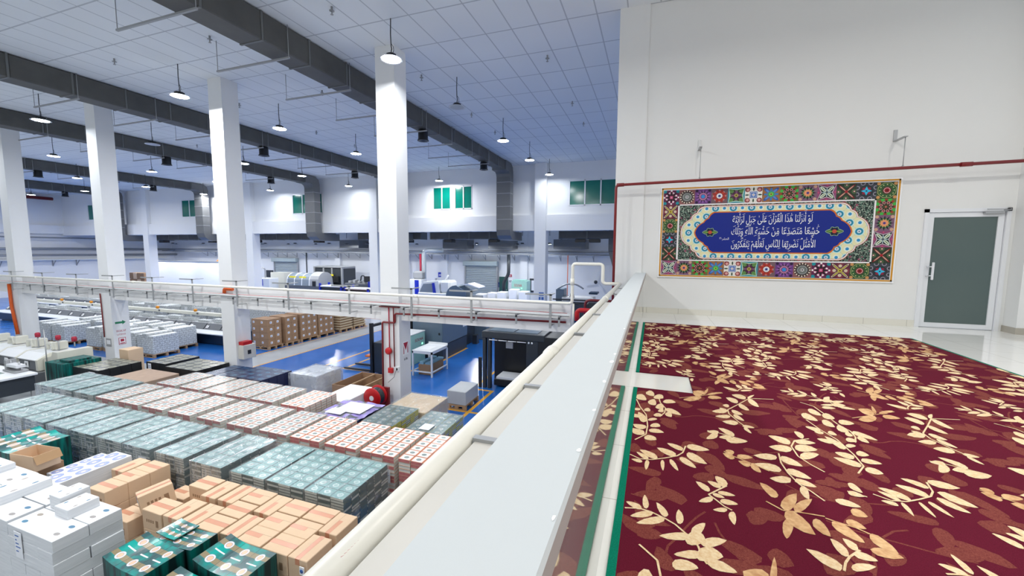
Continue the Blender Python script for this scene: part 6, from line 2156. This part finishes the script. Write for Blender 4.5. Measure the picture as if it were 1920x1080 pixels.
simple_machine('stitching_machine', 'low dark conveyor machine with a monitor beside the cabin machine', a.x, b.x, 26, 1.2, 1.3, 2.2, M_MGREY, ex_low)
for i, (p0, p1, zt) in enumerate(((598, 640, 1.55), (644, 690, 1.45))):
    a, b = atY(p0, 540, 23.5), atY(p1, 540, 23.5)
    t = thing('sheet_table', 'white topped table with blue legs before the machines, %s from the second facade column' % ORD[i], 'table', (a.x, 23.5, 0))
    L = b.x - a.x
    MB().bbox(0, L, 0, 1.0, zt - .08, zt, .01).build('table_top', M_PAPER, t)
    MB().box(.1, L - .1, .1, .9, zt - .5, zt - .1).build('shelf_box', M_CHAR, t)
    for x in (0, L - .12):
        for y in (0, .88): MB().box(x, x + .12, y, y + .12, 0, zt + (.18 if x == 0 else 0)).build('leg', M_BLUE, t)
tag(MB().bbox(-21.2, -18.9, 22.7, 23.2, .0, 1.25, .03).build('red_cabinet', M_INKR), 'low dark red cabinet beside the white topped tables', 'cabinet')
a, b = atY(507, 520, 27), atY(533, 520, 27)
tag(MB().bbox(a.x, b.x, 27, 28, 0, 2.15, .03).build('cream_cabinet', M_CREAM), 'tall cream cabinet beside the binding machine', 'cabinet')
a, b = atY(483, 525, 25.5), atY(505, 525, 25.5)
t = thing('small_machine', 'small white machine with a blue panel at the first facade column in the far bay', 'machine', (a.x, 25.5, 0))
MB().bbox(0, b.x - a.x, 0, .9, 0, 1.75, .04).build('body', M_MWHITE, t)
MB().box(.25, .6, -.02, 0, 1.1, 1.65).build('blue_panel', M_BLUE, t)
MB().tube(bend([(.3, .5, 1.75), (.3, .5, 2.5), (.0, .5, 2.6)], .1), .05, 8).build('arm', M_GREY, t)
# white machine with a tinted guard right of the hose reel column
a, b = atY(783, 530, 25), atY(842, 530, 25)
L = b.x - a.x
t = thing('folding_machine', 'white machine with a tinted window and blue trim beside the hose reel column, far bay', 'machine', (a.x, 25, 0))
MB().bbox(0, L, 0, 1.4, 0, 1.2, .04).build('machine_base', M_MWHITE, t)
MB().prism([(0.0, 1.2), (.35, 1.95), (1.6, 2.05), (1.75, 1.2)], 'y', .1, 1.3).build('hood', M_MWHITE, t)
MB().prism([(.12, 1.25), (.42, 1.82), (1.15, 1.88), (1.2, 1.25)], 'y', .06, .1).build('tinted_window', M_TINT, t)
MB().prism([(1.2, 1.2), (1.12, 1.9), (1.3, 1.92), (1.42, 1.2)], 'y', .05, .1).build('blue_trim', M_BLUE, t)
MB().bbox(1.7, L, .1, 1.3, 1.2, 2.1, .15).build('drive_cover', M_MWHITE, t)
MB().tube([(1.9, .6, 2.1), (2.15, .6, 2.45)], .06, 8).build('lever', M_MWHITE, t)
a, b = atY(768, 530, 26.5), atY(790, 530, 26.5)
t = thing('control_tower', 'white and blue control tower beside the white folding machine', 'machine', (a.x, 26.5, 0))
MB().bbox(0, b.x - a.x, 0, .8, 0, 2.0, .03).build('tower_body', M_MWHITE, t)
MB().box(.45, .8, -.02, 0, .6, 1.95).build('blue_panel', M_BLUE, t)
MB().bbox(.2, 1.0, .1, .7, 2.0, 2.6, .1).build('motor_housing', M_GREY, t)
a, b = atY(836, 545, 24.5), atY(893, 545, 24.5)
L = b.x - a.x
t = thing('arched_machine', 'machine with a grey arched hood and a long white canopy before the wide shutter', 'machine', (a.x, 24.5, 0))
MB().bbox(0, L, 0, 1.2, 0, 1.1, .03).build('machine_base', M_GREY, t)
prof = [(0, 1.1)] + [(.75 - .75 * math.cos(math.pi * k / 10), 1.1 + .75 * math.sin(math.pi * k / 10)) for k in range(1, 6)] + [(1.5, 1.45), (1.5, 1.1)]
MB().prism(prof, 'y', .0, 1.1).build('arched_hood', M_SLATE, t)
MB().prism([(.9, 1.86), (1.6, 2.0), (2.4, 1.75), (2.4, 1.70), (1.6, 1.90)], 'y', .1, 1.2).build('canopy', M_PAPER, t)
r = random.Random(5)
for k in range(5):
    x = atY(893 + k * 20, 545, 26.6).x
    t = thing('white_carton_load', 'white wrapped load in the far bay beyond the beam, %s along toward the parapet' % ORD[k], 'paper load', (x, 26.4 + .2 * (k % 2), 0), 0, 'white wrapped loads in the far bay')
    link('pallet', pallet_mesh(.66, .8), t)
    hh = (1.1, 1.2, 1.3, 1.5, 1.4)[k]
    MB().bbox(.02, .64, .02, .78, .137, hh, .03).build('wrapped_block', M_PAPER, t)
a, b = atY(959, 535, 27.5), atY(988, 535, 27.5)
L = b.x - a.x
t = thing('teal_cabinet', 'pale teal machine cabinet with red lettering beside the green door in the far bay', 'cabinet', (a.x, 27.5, 0))
MB().bbox(0, L, 0, .9, 0, 2.05, .02).build('cabinet_body', M_TEAL, t)
MB().bbox(.05, L - .2, .1, .8, 2.05, 2.12, .02).build('cabinet_top', M_TEAL, t)
m = MB()
text_on(m, 'SOLNA', .28, (L * .42, -.006, 1.72), (1, 0, 0), (0, 0, 1), 0, width=L * .5)
m.build('maker_lettering', M_INKR, t)
MB().box(L * .62, L * .62 + .09, -.01, 0, 1.48, 1.57).build('indicator_lamp', M_GREENLED, t)
a, b = atY(1040, 545, 24), atY(1122, 545, 24)
L = b.x - a.x
t = thing('laminating_machine', 'long black and white laminating machine seen past the column nearest the parapet', 'machine', (a.x, 24, 0))
MB().bbox(0, L, 0, 1.4, 0, 1.05, .03).build('machine_base', M_CHAR, t)
MB().bbox(.4, L - .3, .2, 1.3, 1.05, 1.42, .03).build('conveyor_bed', M_MWHITE, t)
for z in (1.1, 1.26): MB().box(-.1, L, -.06, .0, z, z + .07).build('side_rail', M_BLACK, t)
MB().bbox(.0, .5, .3, 1.2, 1.05, 1.9, .03).build('end_tower', M_SLATE, t)
MB().tube(bend([(.1, .3, 1.9), (.7, .3, 2.25), (1.3, .3, 2.2), (1.7, .3, 1.95)], .3), .05, 8).build('curved_arm', M_GREY, t)
MB().tube(bend([(.9, .2, 1.42), (.95, .2, 1.7), (1.1, .2, 1.7), (1.15, .2, 1.42)], .1), .03, 8).build('loop_handle', M_STEEL, t)
MB().bbox(2.0, L - .1, .4, 1.2, 1.62, 1.74, .02).build('pressure_bar', M_NAVY, t)
t = thing('pump_unit', 'dark red framed pump unit at the wall by the end of the beam', 'machine', (-2.3, 15.2, 0))
MB().bbox(0, 1.2, 0, .7, 1.6, 2.3, .05).build('pump_body', M_CHAR, t)
MB().bbox(.0, 1.2, 0, .7, 0, 1.6, .03).build('pump_cabinet', M_GREY, t)
MB().tube(bend([(-.05, -.05, 1.2), (-.05, -.05, 2.4), (1.25, -.05, 2.4), (1.25, -.05, 1.2)], .2), .05, 8).build('guard_frame', M_REDPIPE, t)
tag(MB().bbox(-2.6, -1.1, 25.2, 26.0, 4.2, 8.94, .03).prism([(-2.6, 4.2), (-1.1, 4.2), (-1.4, 2.2), (-2.0, 2.2)], 'y', 25.3, 25.9).build('extract_hood', M_DUCTL), 'dark extract hood by the mezzanine end of the far bay', 'hood')
t = thing('wall_fan', 'white blade fan on the back wall beyond the laminating machine', 'fan', (-4.0, 30.6, 1.9))
MB().lathe([(0, -.15), (.12, -.13), (.14, 0), (0, .1)], (0, 0, 0), 'y', 14).build('fan_hub', M_CHAR, t)
for k in range(3):
    a_ = -.9 + k * 2 * math.pi / 3
    MB().prism([(.1 * math.cos(a_) - .12 * math.sin(a_), .1 * math.sin(a_) + .12 * math.cos(a_)), (.8 * math.cos(a_) - .14 * math.sin(a_), .8 * math.sin(a_) + .14 * math.cos(a_)), (.85 * math.cos(a_), .85 * math.sin(a_)), (.1 * math.cos(a_), .1 * math.sin(a_))], 'y', -.05, -.03).build('fan_blade', M_ALU, t)
m = MB().box(-5.7, -5.35, 21.68, 21.70, .95 + 1.0, 1.25 + 1.0, 0)
tag(MB().box(-5.95, -5.67, 21.685, 21.699, 1.72, 1.92).box(-5.95, -5.85, 21.685, 21.699, 1.50, 1.66).box(-5.80, -5.67, 21.685, 21.699, 1.50, 1.66).build('column_notice', M_INKB), 'blue notices on the facade column nearest the parapet', 'notice')
